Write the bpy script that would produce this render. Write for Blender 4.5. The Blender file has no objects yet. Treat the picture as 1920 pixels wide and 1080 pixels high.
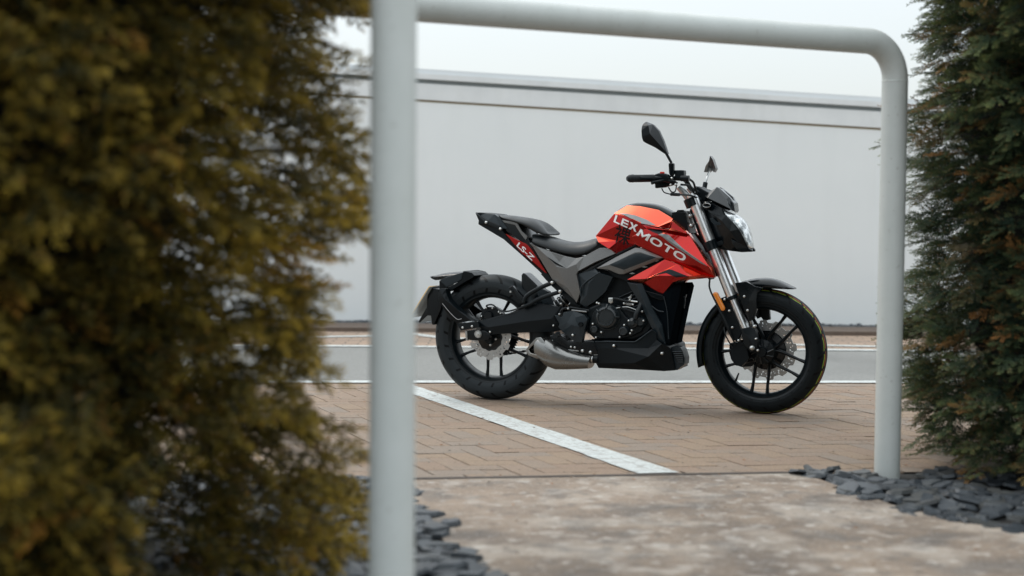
import bpy, bmesh, math, random
import numpy as np
from mathutils import Vector, Matrix
from mathutils.geometry import delaunay_2d_cdt
from mathutils.bvhtree import BVHTree
S = bpy.context.scene
COL = S.collection
random.seed(7); RNG = np.random.default_rng(7)
PI = math.pi
# ------------------------------------------------------------------ camera, sky, sun, exposure
cam = bpy.data.cameras.new('camera'); co = bpy.data.objects.new('camera', cam); COL.objects.link(co)
th = math.atan(140/2850.); rho = .008
d = Vector((0, math.cos(th), -math.sin(th))); u0 = Vector((0, math.sin(th), math.cos(th))); r0 = Vector((1, 0, 0))
R_ = r0*math.cos(rho)+u0*math.sin(rho); U_ = -r0*math.sin(rho)+u0*math.cos(rho)
M = Matrix((R_, U_, -d)).transposed().to_4x4(); M.translation = Vector((0, 0, .938)); co.matrix_world = M
cam.sensor_width = 36; cam.lens = 2850/1920*36; cam.clip_start = .05; cam.clip_end = 2000
cam.dof.use_dof = True; cam.dof.focus_distance = 7.35; cam.dof.aperture_fstop = 1.75; cam.dof.aperture_blades = 9
S.camera = co
w = bpy.data.worlds.new('World'); S.world = w; w.use_nodes = True
nt = w.node_tree; N = nt.nodes; L = nt.links; N.clear()
SUN_EL, SUN_AZ = math.radians(56), math.radians(-50)
sky = N.new('ShaderNodeTexSky'); sky.sky_type = 'NISHITA'; sky.sun_disc = False
sky.sun_elevation = SUN_EL; sky.sun_rotation = SUN_AZ; sky.air_density = 1; sky.dust_density = 3
bg1 = N.new('ShaderNodeBackground'); bg1.inputs[1].default_value = .05; L.new(sky.outputs[0], bg1.inputs[0])
# overcast veil: CIE overcast luminance, brighter towards the zenith
tc = N.new('ShaderNodeTexCoord'); sp = N.new('ShaderNodeSeparateXYZ'); L.new(tc.outputs['Generated'], sp.inputs[0])
mr = N.new('ShaderNodeMapRange'); mr.inputs[1].default_value = 0; mr.inputs[2].default_value = 1
mr.inputs[3].default_value = .62; mr.inputs[4].default_value = 1.78; L.new(sp.outputs[2], mr.inputs[0])
bg2 = N.new('ShaderNodeBackground'); bg2.inputs[0].default_value = (.93, .985, .99, 1); L.new(mr.outputs[0], bg2.inputs[1])
ad = N.new('ShaderNodeAddShader'); L.new(bg1.outputs[0], ad.inputs[0]); L.new(bg2.outputs[0], ad.inputs[1])
wo = N.new('ShaderNodeOutputWorld'); L.new(ad.outputs[0], wo.inputs[0])
sl = bpy.data.lights.new('sun', 'SUN'); sl.energy = .9; sl.angle = math.radians(18); sl.color = (1, .95, .88)
so = bpy.data.objects.new('sun', sl); COL.objects.link(so)
so.rotation_euler = Vector((math.sin(SUN_AZ)*math.cos(SUN_EL), math.cos(SUN_AZ)*math.cos(SUN_EL), math.sin(SUN_EL))).to_track_quat('Z', 'Y').to_euler()
S.view_settings.view_transform = 'Standard'; S.view_settings.look = 'None'
S.view_settings.exposure = 0; S.view_settings.gamma = 1; S.view_settings.use_curve_mapping = False

# ------------------------------------------------------------------ materials
def mat(name, col, rough=.5, metal=0, coat=0, n=None, bump=None, spec=.5, coat_rough=.05, rn=None):
    """n=(scale, col2, contrast) colour noise; bump=(scale, strength, dist)"""
    m = bpy.data.materials.new(name); m.use_nodes = True; t = m.node_tree; b = t.nodes['Principled BSDF']
    b.inputs['Base Color'].default_value = (*col, 1); b.inputs['Roughness'].default_value = rough
    b.inputs['Metallic'].default_value = metal; b.inputs['Coat Weight'].default_value = coat
    b.inputs['Coat Roughness'].default_value = coat_rough; b.inputs['Specular IOR Level'].default_value = spec
    if n or bump or rn: c = t.nodes.new('ShaderNodeTexCoord')
    if n:
        x = t.nodes.new('ShaderNodeTexNoise'); x.inputs['Scale'].default_value = n[0]; x.inputs['Detail'].default_value = 6
        x.inputs['Roughness'].default_value = .65
        t.links.new(c.outputs['Object'], x.inputs['Vector'])
        r = t.nodes.new('ShaderNodeMapRange'); r.inputs[1].default_value = .5-n[2]; r.inputs[2].default_value = .5+n[2]
        t.links.new(x.outputs[0], r.inputs[0])
        mx = t.nodes.new('ShaderNodeMix'); mx.data_type = 'RGBA'; mx.inputs[6].default_value = (*col, 1); mx.inputs[7].default_value = (*n[1], 1)
        t.links.new(r.outputs[0], mx.inputs[0]); t.links.new(mx.outputs[2], b.inputs['Base Color'])
    if rn:
        x = t.nodes.new('ShaderNodeTexNoise'); x.inputs['Scale'].default_value = rn[0]; x.inputs['Detail'].default_value = 5
        t.links.new(c.outputs['Object'], x.inputs['Vector'])
        r = t.nodes.new('ShaderNodeMapRange'); r.inputs[1].default_value = .3; r.inputs[2].default_value = .7
        r.inputs[3].default_value = rough-rn[1]; r.inputs[4].default_value = rough+rn[1]
        t.links.new(x.outputs[0], r.inputs[0]); t.links.new(r.outputs[0], b.inputs['Roughness'])
    if bump:
        x = t.nodes.new('ShaderNodeTexNoise'); x.inputs['Scale'].default_value = bump[0]; x.inputs['Detail'].default_value = 4
        t.links.new(c.outputs['Object'], x.inputs['Vector'])
        bp = t.nodes.new('ShaderNodeBump'); bp.inputs['Strength'].default_value = bump[1]; bp.inputs['Distance'].default_value = bump[2]
        t.links.new(x.outputs[0], bp.inputs['Height']); t.links.new(bp.outputs[0], b.inputs['Normal'])
    return m
K = {}
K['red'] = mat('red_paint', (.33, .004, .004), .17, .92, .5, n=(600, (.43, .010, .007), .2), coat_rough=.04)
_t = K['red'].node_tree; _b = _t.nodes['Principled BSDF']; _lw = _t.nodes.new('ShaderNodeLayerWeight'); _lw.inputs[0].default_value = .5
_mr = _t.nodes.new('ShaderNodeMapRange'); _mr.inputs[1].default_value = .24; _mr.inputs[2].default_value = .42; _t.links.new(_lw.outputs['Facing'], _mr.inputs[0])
_mx = _t.nodes.new('ShaderNodeMix'); _mx.data_type = 'RGBA'; _mx.inputs[7].default_value = (.95, .19, .085, 1)  # sky reflection put into base colour: orange on facets seen at grazing angles
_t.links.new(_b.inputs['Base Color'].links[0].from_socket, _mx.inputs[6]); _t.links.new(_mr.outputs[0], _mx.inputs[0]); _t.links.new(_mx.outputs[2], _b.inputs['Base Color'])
K['black'] = mat('black_plastic', (.0022, .0048, .0066), .40, bump=(900, .15, .001), rn=(25, .05), spec=.2)
K['engine'] = mat('engine_black', (.011, .016, .019), .30, spec=.6, rn=(30, .06))
K['matt'] = mat('matt_black_fins', (.004, .006, .008), .85, spec=.0, bump=(200, .5, .003))
K['gloss'] = mat('gloss_black', (.002, .0042, .006), .20, spec=.36, rn=(20, .05))
K['satin'] = mat('satin_black', (.0032, .0062, .0082), .34, rn=(30, .08), spec=.24)
K['grey'] = mat('grey_panel', (.20, .20, .195), .38, .35, coat=.25, n=(500, (.10, .10, .10), .2), coat_rough=.25)
K['dgrey'] = mat('dark_grey_panel', (.012, .019, .024), .36, spec=.35, rn=(30, .06))
K['decal'] = mat('grey_decal', (.15, .16, .16), .3, coat=.7)
K['dark'] = mat('dark_decal', (.004, .008, .011), .4, spec=.2)
K['white'] = mat('white_lettering', (.78, .79, .79), .35, coat=.5)
K['seat'] = mat('seat_vinyl', (.013, .016, .018), .46, spec=.45, bump=(700, .35, .001), rn=(15, .08))
K['rubber'] = mat('rubber', (.006, .009, .011), .5, spec=.35, bump=(400, .2, .001), rn=(12, .1))
K['chrome'] = mat('brushed_chrome', (.80, .81, .82), .34, 1, rn=(60, .06))
K['steel'] = mat('steel', (.45, .46, .46), .33, 1, n=(80, (.32, .33, .33), .2))
K['exh'] = mat('brushed_exhaust', (.25, .25, .245), .28, 1, n=(9, (.20, .20, .195), .3), rn=(7, .04))
K['disc'] = mat('brake_disc_steel', (.42, .43, .43), .38, 1)
K['bolt'] = mat('bolt_zinc', (.62, .63, .62), .3, 1)
K['orange'] = mat('amber_reflector', (.75, .22, .01), .25, coat=1, bump=(300, .5, .001))
K['redsw'] = mat('red_switch', (.6, .03, .01), .4)
K['lens'] = mat('headlight_glass', (.16, .18, .19), .12, .55, coat=1, n=(30, (.86, .89, .90), .06), bump=(30, .8, .006))
K['smoke'] = mat('smoked_screen', (.008, .012, .015), .2, coat=.2)
K['yellow'] = mat('yellow_plate', (.80, .45, .03), .4)
K['plate'] = mat('plate_back', (.42, .44, .43), .4)
K['galv'] = mat('grey_painted_steel', (.58, .605, .59), .45, n=(9, (.52, .55, .53), .25), bump=(60, .06, .002), rn=(14, .07))
def tyre_mat(stripes):
    m = mat('tyre_front' if stripes else 'tyre_rear', (.011, .015, .018), .5, spec=.16)
    t = m.node_tree; b = t.nodes['Principled BSDF']; nn = t.nodes.new; lk = t.links.new
    c = nn('ShaderNodeTexCoord'); s = nn('ShaderNodeSeparateXYZ'); lk(c.outputs['Object'], s.inputs[0])
    def ma(op, a, b_=None, c_=None):
        x = nn('ShaderNodeMath'); x.operation = op
        for i, v in enumerate((a, b_, c_)):
            if v is None: continue
            if isinstance(v, (int, float)): x.inputs[i].default_value = v
            else: lk(v, x.inputs[i])
        return x.outputs[0]
    ang = ma('ARCTAN2', s.outputs[2], s.outputs[0]); ay = ma('ABSOLUTE', s.outputs[1])
    # curved tread grooves, running forward from the crown
    q = ma('ADD', ma('MULTIPLY', ang, 22/(2*PI)), ma('MULTIPLY', ma('POWER', ay, 1.2), 26 if stripes else 20))
    fr = ma('FRACT', q); g = ma('LESS_THAN', ma('ABSOLUTE', ma('SUBTRACT', fr, .5)), .09)
    lim = .0545 if stripes else .0685
    g = ma('MULTIPLY', g, ma('MULTIPLY', ma('LESS_THAN', ay, lim), ma('GREATER_THAN', ay, .012)))
    rr = ma('SQRT', ma('ADD', ma('POWER', s.outputs[0], 2), ma('POWER', s.outputs[2], 2)))
    g2 = ma('LESS_THAN', ma('ABSOLUTE', ma('SUBTRACT', rr, .250)), .0012)
    g3 = ma('LESS_THAN', ma('ABSOLUTE', ma('SUBTRACT', rr, .260 if stripes else .276)), .0014)
    hgt = ma('SUBTRACT', 1, ma('MINIMUM', 1, ma('ADD', g, ma('ADD', g2, g3))))
    bp = nn('ShaderNodeBump'); bp.inputs['Strength'].default_value = 1; bp.inputs['Distance'].default_value = .008
    lk(hgt, bp.inputs['Height']); lk(bp.outputs[0], b.inputs['Normal'])
    nz = nn('ShaderNodeTexNoise'); nz.inputs['Scale'].default_value = 14; nz.inputs['Detail'].default_value = 6; lk(c.outputs['Object'], nz.inputs[0])
    mx = nn('ShaderNodeMix'); mx.data_type = 'RGBA'; mx.inputs[6].default_value = (.004, .0065, .008, 1); mx.inputs[7].default_value = (.011, .015, .017, 1)
    lk(nz.outputs[0], mx.inputs[0]); cur = mx.outputs[2]
    if stripes:
        wob = ma('MULTIPLY', ma('SINE', ma('MULTIPLY', ang, 26)), .0012)
        for y0, col, wd in ((-.031, (.45, .60, .05, 1), .0016), (-.022, (.75, .17, .04, 1), .0016), (.03, (.5, .45, .05, 1), .0012)):
            k_ = ma('LESS_THAN', ma('ABSOLUTE', ma('SUBTRACT', ma('ADD', s.outputs[1], wob), y0)), wd)
            k_ = ma('MULTIPLY', k_, ma('GREATER_THAN', ma('FRACT', ma('MULTIPLY', ang, 3.7)), .04))
            k_ = ma('MULTIPLY', k_, .9)
            mm = nn('ShaderNodeMix'); mm.data_type = 'RGBA'; lk(k_, mm.inputs[0]); lk(cur, mm.inputs[6]); mm.inputs[7].default_value = col; cur = mm.outputs[2]
    gm = nn('ShaderNodeMix'); gm.data_type = 'RGBA'; lk(g, gm.inputs[0]); tm = nn('ShaderNodeMix'); tm.data_type = 'RGBA'; lk(ma('MULTIPLY', ma('LESS_THAN', ay, lim+.004), .65), tm.inputs[0]); lk(cur, tm.inputs[6]); tm.inputs[7].default_value = (.030, .036, .040, 1)  # rear tread's sky sheen put into a lighter rubber colour
    if stripes: tm.inputs[0].default_value = 0; t.links.remove(tm.inputs[0].links[0]); tm.inputs[0].default_value = .0
    lk(tm.outputs[2], gm.inputs[6]); gm.inputs[7].default_value = (.002, .003, .004, 1)
    lk(gm.outputs[2], b.inputs['Base Color'])
    return m

# ------------------------------------------------------------------ helpers
def tag(o, label=None, cat=None, group=None, kind=None):
    for k, v in (('label', label), ('category', cat), ('group', group), ('kind', kind)):
        if v: o[k] = v
    return o
def link(name, me, m, parent=None):
    o = bpy.data.objects.new(name, me); COL.objects.link(o)
    if m: me.materials.append(m)
    if parent: o.parent = parent
    return o
def empty(name, loc=(0, 0, 0), rz=0, parent=None):
    o = bpy.data.objects.new(name, None); COL.objects.link(o); o.location = loc; o.rotation_euler = (0, 0, rz); o.empty_display_size = .1
    if parent: o.parent = parent
    return o
def finish(name, bm, m, parent, smooth, bevel=0, seg=2, sub=0, recalc=True, lim=25):
    if recalc: bmesh.ops.recalc_face_normals(bm, faces=bm.faces)
    me = bpy.data.meshes.new(name); bm.to_mesh(me); bm.free()
    if smooth: me.polygons.foreach_set('use_smooth', [True]*len(me.polygons))
    o = link(name, me, m, parent)
    if bevel:
        b = o.modifiers.new('bevel', 'BEVEL'); b.width = bevel; b.segments = seg; b.limit_method = 'ANGLE'; b.angle_limit = math.radians(lim); b.harden_normals = lim < 20
        me.polygons.foreach_set('use_smooth', [True]*len(me.polygons))
        if lim >= 20: wn = o.modifiers.new('wn', 'WEIGHTED_NORMAL'); wn.keep_sharp = False
    if sub:
        s = o.modifiers.new('sub', 'SUBSURF'); s.levels = sub; s.render_levels = sub
        me.polygons.foreach_set('use_smooth', [True]*len(me.polygons))
    return o
def mirrored(o, parent=None):
    c = o.copy(); COL.objects.link(c); c.scale = (1, -1, 1); c.parent = o.parent
    return c
def slab(name, pts, depth, m, parent, bevel=.003, mirror=False, smooth=False):
    """outline (x,y,z) on the near side, extruded towards the bike's centre plane by depth"""
    bm = bmesh.new()
    a = [bm.verts.new(p) for p in pts]; b = [bm.verts.new((p[0], p[1]+depth, p[2])) for p in pts]
    n = len(pts)
    for i in range(n):
        j = (i+1) % n; bm.faces.new((a[i], a[j], b[j], b[i]))
    fs = [bm.faces.new(a), bm.faces.new(b)]
    bmesh.ops.triangulate(bm, faces=fs)
    o = finish(name, bm, m, parent, smooth, bevel)
    if mirror: mirrored(o)
    return o
def facet(name, pts, faces, depth, m, parent, bevel=.0025, mirror=True, lim=11):
    """explicit faceted panel: front vertices and faces, closed towards the centre"""
    bm = bmesh.new(); vs = [bm.verts.new(p) for p in pts]
    ff = [bm.faces.new([vs[i] for i in f]) for f in faces]
    ff = bmesh.ops.triangulate(bm, faces=ff, quad_method='BEAUTY', ngon_method='BEAUTY')['faces']
    bmesh.ops.recalc_face_normals(bm, faces=ff)
    be = [e for e in bm.edges if len(e.link_faces) == 1]
    r = bmesh.ops.extrude_edge_only(bm, edges=be)
    nv = [v for v in r['geom'] if isinstance(v, bmesh.types.BMVert)]
    for v in nv: v.co.y += depth
    o = finish(name, bm, m, parent, False, min(bevel, .0016), lim=lim)
    if mirror: mirrored(o)
    return o
def pillow(name, pts, rise, edge, m, parent, depth=.03, step=.012, mirror=False, crease=()):
    """panel with a softly raised surface; crease = [(p,q,height,width)] ridges"""
    P = [Vector(p) for p in pts]; n = len(P); bd = []
    for i in range(n):
        a, b = P[i], P[(i+1) % n]; k = max(1, int((b-a).length/step))
        for j in range(k): bd.append(a.lerp(b, j/k))
    nb = len(bd)
    xs = [p.x for p in bd]; zs = [p.z for p in bd]
    def inside(x, z):
        c = False; j = nb-1
        for i in range(nb):
            if (zs[i] > z) != (zs[j] > z) and x < (xs[j]-xs[i])*(z-zs[i])/(zs[j]-zs[i])+xs[i]: c = not c
            j = i
        return c
    X = np.array(xs); Zz = np.array(zs); Yb = np.array([p.y for p in bd])
    def dist(x, z):
        ax, az = X, Zz; bx, bz = np.roll(X, -1), np.roll(Zz, -1)
        dx, dz = bx-ax, bz-az; t = np.clip(((x-ax)*dx+(z-az)*dz)/(dx*dx+dz*dz+1e-12), 0, 1)
        return np.sqrt((x-ax-t*dx)**2+(z-az-t*dz)**2).min()
    pts2 = [Vector((p.x, p.z)) for p in bd]
    x = min(xs)+step*.5
    row = 0
    while x < max(xs):
        z = min(zs)+(step*.5 if row % 2 else 0)
        while z < max(zs):
            if inside(x, z) and dist(x, z) > step*.35: pts2.append(Vector((x, z)))
            z += step
        x += step*.9; row += 1
    co_, _, fa, *_ = delaunay_2d_cdt(pts2, [], [list(range(nb))], 1, 1e-6)
    bm = bmesh.new(); vs = []
    for i, c in enumerate(co_):
        wgt = 1/((X-c.x)**2+(Zz-c.y)**2+1e-7)**1.5; yb = float((wgt*Yb).sum()/wgt.sum())
        dd = dist(c.x, c.y); q = min(1, dd/edge); h = rise*math.sqrt(max(0, 1-(1-q)**2))
        for (p, q2, hh, wd) in crease:
            a = Vector((p[0], p[2])); b = Vector((q2[0], q2[2])); ab = b-a
            t = max(0, min(1, (c-a).dot(ab)/ab.dot(ab))); ds = (c-a-ab*t).length
            h += hh*max(0, 1-ds/wd)*min(1, dd/(edge*.6))
        vs.append(bm.verts.new((c.x, yb-h, c.y)))
    ff = []
    for f in fa:
        try: ff.append(bm.faces.new([vs[i] for i in f]))
        except ValueError: pass
    be = [e for e in bm.edges if len(e.link_faces) == 1]
    r = bmesh.ops.extrude_edge_only(bm, edges=be)
    for v in r['geom']:
        if isinstance(v, bmesh.types.BMVert): v.co.y += depth
    bmesh.ops.recalc_face_normals(bm, faces=bm.faces)
    o = finish(name, bm, m, parent, True)
    try: o.data.set_sharp_from_angle(angle=math.radians(38))
    except Exception: pass
    if mirror: mirrored(o)
    return o
def body(name, rows, m, parent, sub=2, bottom=None, caps=True):
    """rows: longitudinal lines from the centre line (y=0) outwards; mirrored about the centre plane"""
    bm = bmesh.new(); n = len(rows[0]); A = []
    for r in rows: A.append([bm.verts.new((p[0], p[1], p[2])) for p in r])
    B = []
    for r in rows: B.append([bm.verts.new((p[0], -p[1], p[2])) for p in r])
    for G_ in (A, B):
        for i in range(len(rows)-1):
            for j in range(n-1): bm.faces.new((G_[i][j], G_[i][j+1], G_[i+1][j+1], G_[i+1][j]))
    for j in range(n-1): bm.faces.new((A[-1][j], A[-1][j+1], B[-1][j+1], B[-1][j]))
    if caps:
        for j in (0, n-1):
            ring = [g[j] for g in A]+[g[j] for g in reversed(B)]
            bm.faces.new(ring)
    bmesh.ops.remove_doubles(bm, verts=bm.verts, dist=1e-4)
    return finish(name, bm, m, parent, True, sub=sub)
def smoothpath(pts, k=6):
    P = [Vector(p) for p in pts]
    if len(P) < 3: return P
    Q = [2*P[0]-P[1]]+P+[2*P[-1]-P[-2]]; out = []
    for i in range(1, len(Q)-2):
        a, b, c, d_ = Q[i-1], Q[i], Q[i+1], Q[i+2]
        for j in range(k):
            t = j/k
            out.append(.5*((2*b)+(c-a)*t+(2*a-5*b+4*c-d_)*t*t+(3*b-a-3*c+d_)*t**3))
    out.append(P[-1]); return out
def tube(name, pts, r, m, parent, seg=12, k=6, flat=None, bm=None, smooth=True):
    """swept tube; r a number or list of (t, r); flat=(a,b) squashes across two axes"""
    P = smoothpath(pts, k); n = len(P)
    own = bm is None
    if own: bm = bmesh.new()
    up = Vector((0, 1, 0)); prev = None
    for i, p in enumerate(P):
        t = (P[min(i+1, n-1)]-P[max(i-1, 0)]).normalized()
        a = up-t*up.dot(t)
        if a.length < .1: a = Vector((0, 0, 1))-t*t.z
        a.normalize(); b = t.cross(a)
        f = i/(n-1); rr = r if isinstance(r, (int, float)) else float(np.interp(f, [q[0] for q in r], [q[1] for q in r]))
        fa, fb = flat or (1, 1)
        ring = [bm.verts.new(p+a*math.cos(2*PI*s/seg)*rr*fa+b*math.sin(2*PI*s/seg)*rr*fb) for s in range(seg)]
        if prev:
            for s in range(seg): bm.faces.new((prev[s], prev[(s+1) % seg], ring[(s+1) % seg], ring[s]))
        else: bm.faces.new(ring)
        prev = ring
    bm.faces.new(list(reversed(prev)))
    if own:
        o = finish(name, bm, m, parent, smooth)
        try: o.data.set_sharp_from_angle(angle=math.radians(45))
        except Exception: pass
        return o
def lathe(name, prof, m, parent, loc=(0, 0, 0), axis='y', seg=64, closed=False, sharp=35):
    """prof: (r, y) pairs revolved about the y axis"""
    bm = bmesh.new(); rows = []
    for (r, y) in prof:
        if r < 1e-6: rows.append([bm.verts.new((0, y, 0))]*seg)
        else: rows.append([bm.verts.new((r*math.cos(2*PI*s/seg), y, r*math.sin(2*PI*s/seg))) for s in range(seg)])
    prs = list(zip(rows, rows[1:])) + ([(rows[-1], rows[0])] if closed else [])
    for a, b in prs:
        for s in range(seg):
            q = [a[s], a[(s+1) % seg], b[(s+1) % seg], b[s]]; u = []
            for v in q:
                if v not in u: u.append(v)
            if len(u) > 2: bm.faces.new(u)
    o = finish(name, bm, m, parent, True)
    o.location = loc
    try: o.data.set_sharp_from_angle(angle=math.radians(sharp))
    except Exception: pass
    return o
def bolts(name, pts, r, m, parent, h=.005):
    """domed bolt heads facing the near side, one object each, shared mesh"""
    first = None
    for p in pts:
        if first is None: first = lathe(name, [(0, -h), (r*.55, -h*.95), (r*.9, -h*.55), (r, 0), (r, .012)], m, parent, p, seg=14, sharp=60)
        else:
            c = first.copy(); COL.objects.link(c); c.parent = parent; c.location = p
def box(name, c, s, m, parent, rot=None, bevel=.003, taper=1):
    bm = bmesh.new(); bmesh.ops.create_cube(bm, size=1)
    for v in bm.verts:
        k_ = taper if v.co.z > 0 else 1
        v.co = Vector((v.co.x*s[0]*k_, v.co.y*s[1]*k_, v.co.z*s[2]))
    if rot: bmesh.ops.rotate(bm, verts=bm.verts, matrix=Matrix.Rotation(rot, 3, 'Y'))
    bmesh.ops.translate(bm, verts=bm.verts, vec=c)
    return finish(name, bm, m, parent, False, bevel)

# ------------------------------------------------------------------ ground surfaces
def gsheet(name, pts, z, m, grid=0):
    bm = bmesh.new(); f = bm.faces.new([bm.verts.new((p[0], p[1], z)) for p in pts])
    if f.normal.z < 0: f.normal_flip()
    o = finish(name, bm, m, None, False, recalc=False); o.data.update()
    bm = bmesh.new(); bm.from_mesh(o.data); bm.normal_update()
    for f in bm.faces:
        if f.normal.z < 0: f.normal_flip()
    bm.to_mesh(o.data); bm.free()
    o['kind'] = 'structure'; return o
tarmac = mat('tarmac', (.165, .167, .160), .85, n=(60, (.255, .257, .247), .25), bump=(300, .6, .004))
earth = mat('dark_soil', (.02, .021, .022), .9, n=(8, (.035, .033, .03), .2))
gr = gsheet('ground', [(-400, -400), (400, -400), (400, 400), (-400, 400)], -.05, tarmac)
# herringbone brick paving (200 x 100 mm), laid square to the concrete edge
E0, E1 = Vector((-.332, 5.298)), Vector((1.054, 5.494))
UX = (E1-E0).normalized()
VL = Vector((-.470, 7.935))-Vector((.535, 5.476))
VY = VL.normalized()
SK = (VL.x*UX.x+VL.y*UX.y)/(VL.x*VY.x+VL.y*VY.y)      # joints run parallel to the bay line
def joint_mat():
    return mat('joint_sand', (.10, .075, .058), .95, n=(25, (.03, .025, .022), .25))
def brick_mats():
    out = []
    for i, (c, c2) in enumerate((((.33, .24, .172), (.205, .158, .123)), ((.315, .236, .174), (.20, .16, .128)), ((.34, .245, .168), (.215, .163, .12)), ((.30, .236, .183), (.20, .166, .138)), ((.32, .228, .162), (.21, .156, .118)))):
        out.append(mat('paving_brick', c, .82, n=(55+i*9, c2, .16), bump=(220, .9, .006)))
    return out
BM = brick_mats()
BZ = 0.0
paving = gsheet('brick_paving', [tuple(E0-UX*6), tuple(E1+UX*8), tuple(E1+UX*8+VY*6), tuple(E0-UX*6+VY*6)], -.012, joint_mat())
# clip the bed to the road line
def at_uv(u, v): return E0+UX*u+VY*v
me_ = paving.data
ROADN = 8.41
pts_ = [tuple(E0-UX*6), tuple(E1+UX*8), (8.0, ROADN+.15), (-6.5, ROADN-.2)]
for v_, p_ in zip(me_.vertices, sorted([tuple(v.co) for v in me_.vertices], key=lambda q: q[1])): pass
bm = bmesh.new(); bm.faces.new([bm.verts.new((p[0], p[1], -.012)) for p in pts_]); bm.normal_update()
for f in bm.faces:
    if f.normal.z < 0: f.normal_flip()
bm.to_mesh(me_); bm.free()
def road_y(x): return 8.407+.072*(x+.0)*.97-.0
def brick_mesh(wu, wv, seed):
    rr = random.Random(seed); bm = bmesh.new(); c = .003; h = 0
    lo = [(-wu/2, -wv/2), (wu/2, -wv/2), (wu/2, wv/2), (-wu/2, wv/2)]
    def pt(a, b, z): return (UX*a+VY*b).to_3d()+Vector((0, 0, z))
    tilt = (rr.uniform(-.008, .008), rr.uniform(-.008, .008))
    def zz(a, b): return h+a*tilt[0]+b*tilt[1]
    t = [bm.verts.new(pt(a*(1-c*2/wu), b*(1-c*2/wv), zz(a, b))) for a, b in lo]
    m_ = [bm.verts.new(pt(a, b, -.002+zz(a, b))) for a, b in lo]
    bt = [bm.verts.new(pt(a, b, -.02)) for a, b in lo]
    bm.faces.new(t)
    for A_, B_ in ((t, m_), (m_, bt)):
        for i in range(4):
            j = (i+1) % 4; bm.faces.new((A_[j], A_[i], B_[i], B_[j]))
    bmesh.ops.recalc_face_normals(bm, faces=bm.faces)
    me = bpy.data.meshes.new('brick'); bm.to_mesh(me); bm.free(); return me
J = .0042
hm = []; vm = []
for i in range(5):
    for k in range(2):
        a = brick_mesh(.2-J, .1-J, i*7+k); a.materials.append(BM[i]); hm.append(a)
        b = brick_mesh(.1-J, .2-J, i*7+k+50); b.materials.append(BM[i]); vm.append(b)
bricks = []
NU = 110; NV = 45
for j in range(-2, NV):
    for i in range(-50, NU):
        k = (i-j) % 4
        if k == 0: bricks.append(('h', i*.1+.1, j*.1+.05))           # covers cells i, i+1
        elif k == 2: bricks.append(('v', i*.1+.05, j*.1-.0+.0))       # covers cells j-1, j
vis = []; far = []; cuts = []
NE = Vector((-UX.y, UX.x))
def clip(poly, q):
    cx = sum((p for p in q), Vector((0, 0)))/len(q)
    for i in range(len(q)):
        a, b = q[i], q[(i+1) % len(q)]; n_ = Vector((-(b-a).y, (b-a).x))
        if n_.dot(cx-a) < 0: n_ = -n_
        out = []
        for k in range(len(poly)):
            p, r = poly[k], poly[(k+1) % len(poly)]; dp, dr = n_.dot(p-a), n_.dot(r-a)
            if dp >= 0: out.append(p)
            if dp*dr < 0: out.append(p+(r-p)*(dp/(dp-dr)))
        poly = out
        if len(poly) < 3: return []
    return poly
for (o_, u, v) in bricks:
    hu, hv = (.1, .05) if o_ == 'h' else (.05, .1)
    p = at_uv(u, v)
    if p.x < -5.5 or p.x > 7.5: continue
    c4 = [p+UX*a*(hu-J/2)+VY*b*(hv-J/2) for a, b in ((-1, -1), (1, -1), (1, 1), (-1, 1))]
    ins = [(q-E0).dot(NE) > 0 and q.y < road_y(q.x) for q in c4]
    if not any(ins): continue
    if not all(ins):
        cuts.append(c4); continue
    # drawn size: nearest, inside the picture's cone
    px = 960+2850*p.x/p.y
    if 600 < px < 1690: vis.append((p.y, o_, p))
    else: far.append((o_, p))
vis.sort(key=lambda q: q[0])
for (_, o_, p) in vis[300:]: far.append((o_, p))
for (_, o_, p) in vis[:300]:
    o = bpy.data.objects.new('brick', random.choice(hm if o_ == 'h' else vm)); COL.objects.link(o); o.parent = paving
    o.location = (p.x, p.y, random.uniform(-.0016, .0016))
V = []; Fc = []; MI = []
for (o_, p) in far:
    me = random.choice(hm if o_ == 'h' else vm); mi = (hm if o_ == 'h' else vm).index(me)//2
    b0 = len(V); dz = random.uniform(-.0016, .0016)
    for v in me.vertices: V.append((v.co.x+p.x, v.co.y+p.y, v.co.z+dz))
    for f in me.polygons: Fc.append([b0+i for i in f.vertices]); MI.append(mi)
REG = [E0-UX*8, E1+UX*9, Vector((9, road_y(9))), Vector((-9, road_y(-9)))]
for c4 in cuts:
    c = clip(c4, REG)
    if len(c) < 3: continue
    b0 = len(V); V += [(q.x, q.y, random.uniform(-.0008, .0008)) for q in c]; Fc.append(list(range(b0, b0+len(c)))); MI.append(random.randrange(5))
me = bpy.data.meshes.new('distant_bricks'); me.from_pydata(V, [], Fc)
for m_ in BM: me.materials.append(m_)
me.polygons.foreach_set('material_index', MI)
o = bpy.data.objects.new('distant_bricks', me); COL.objects.link(o); o.parent = paving; o['kind'] = 'stuff'
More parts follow.
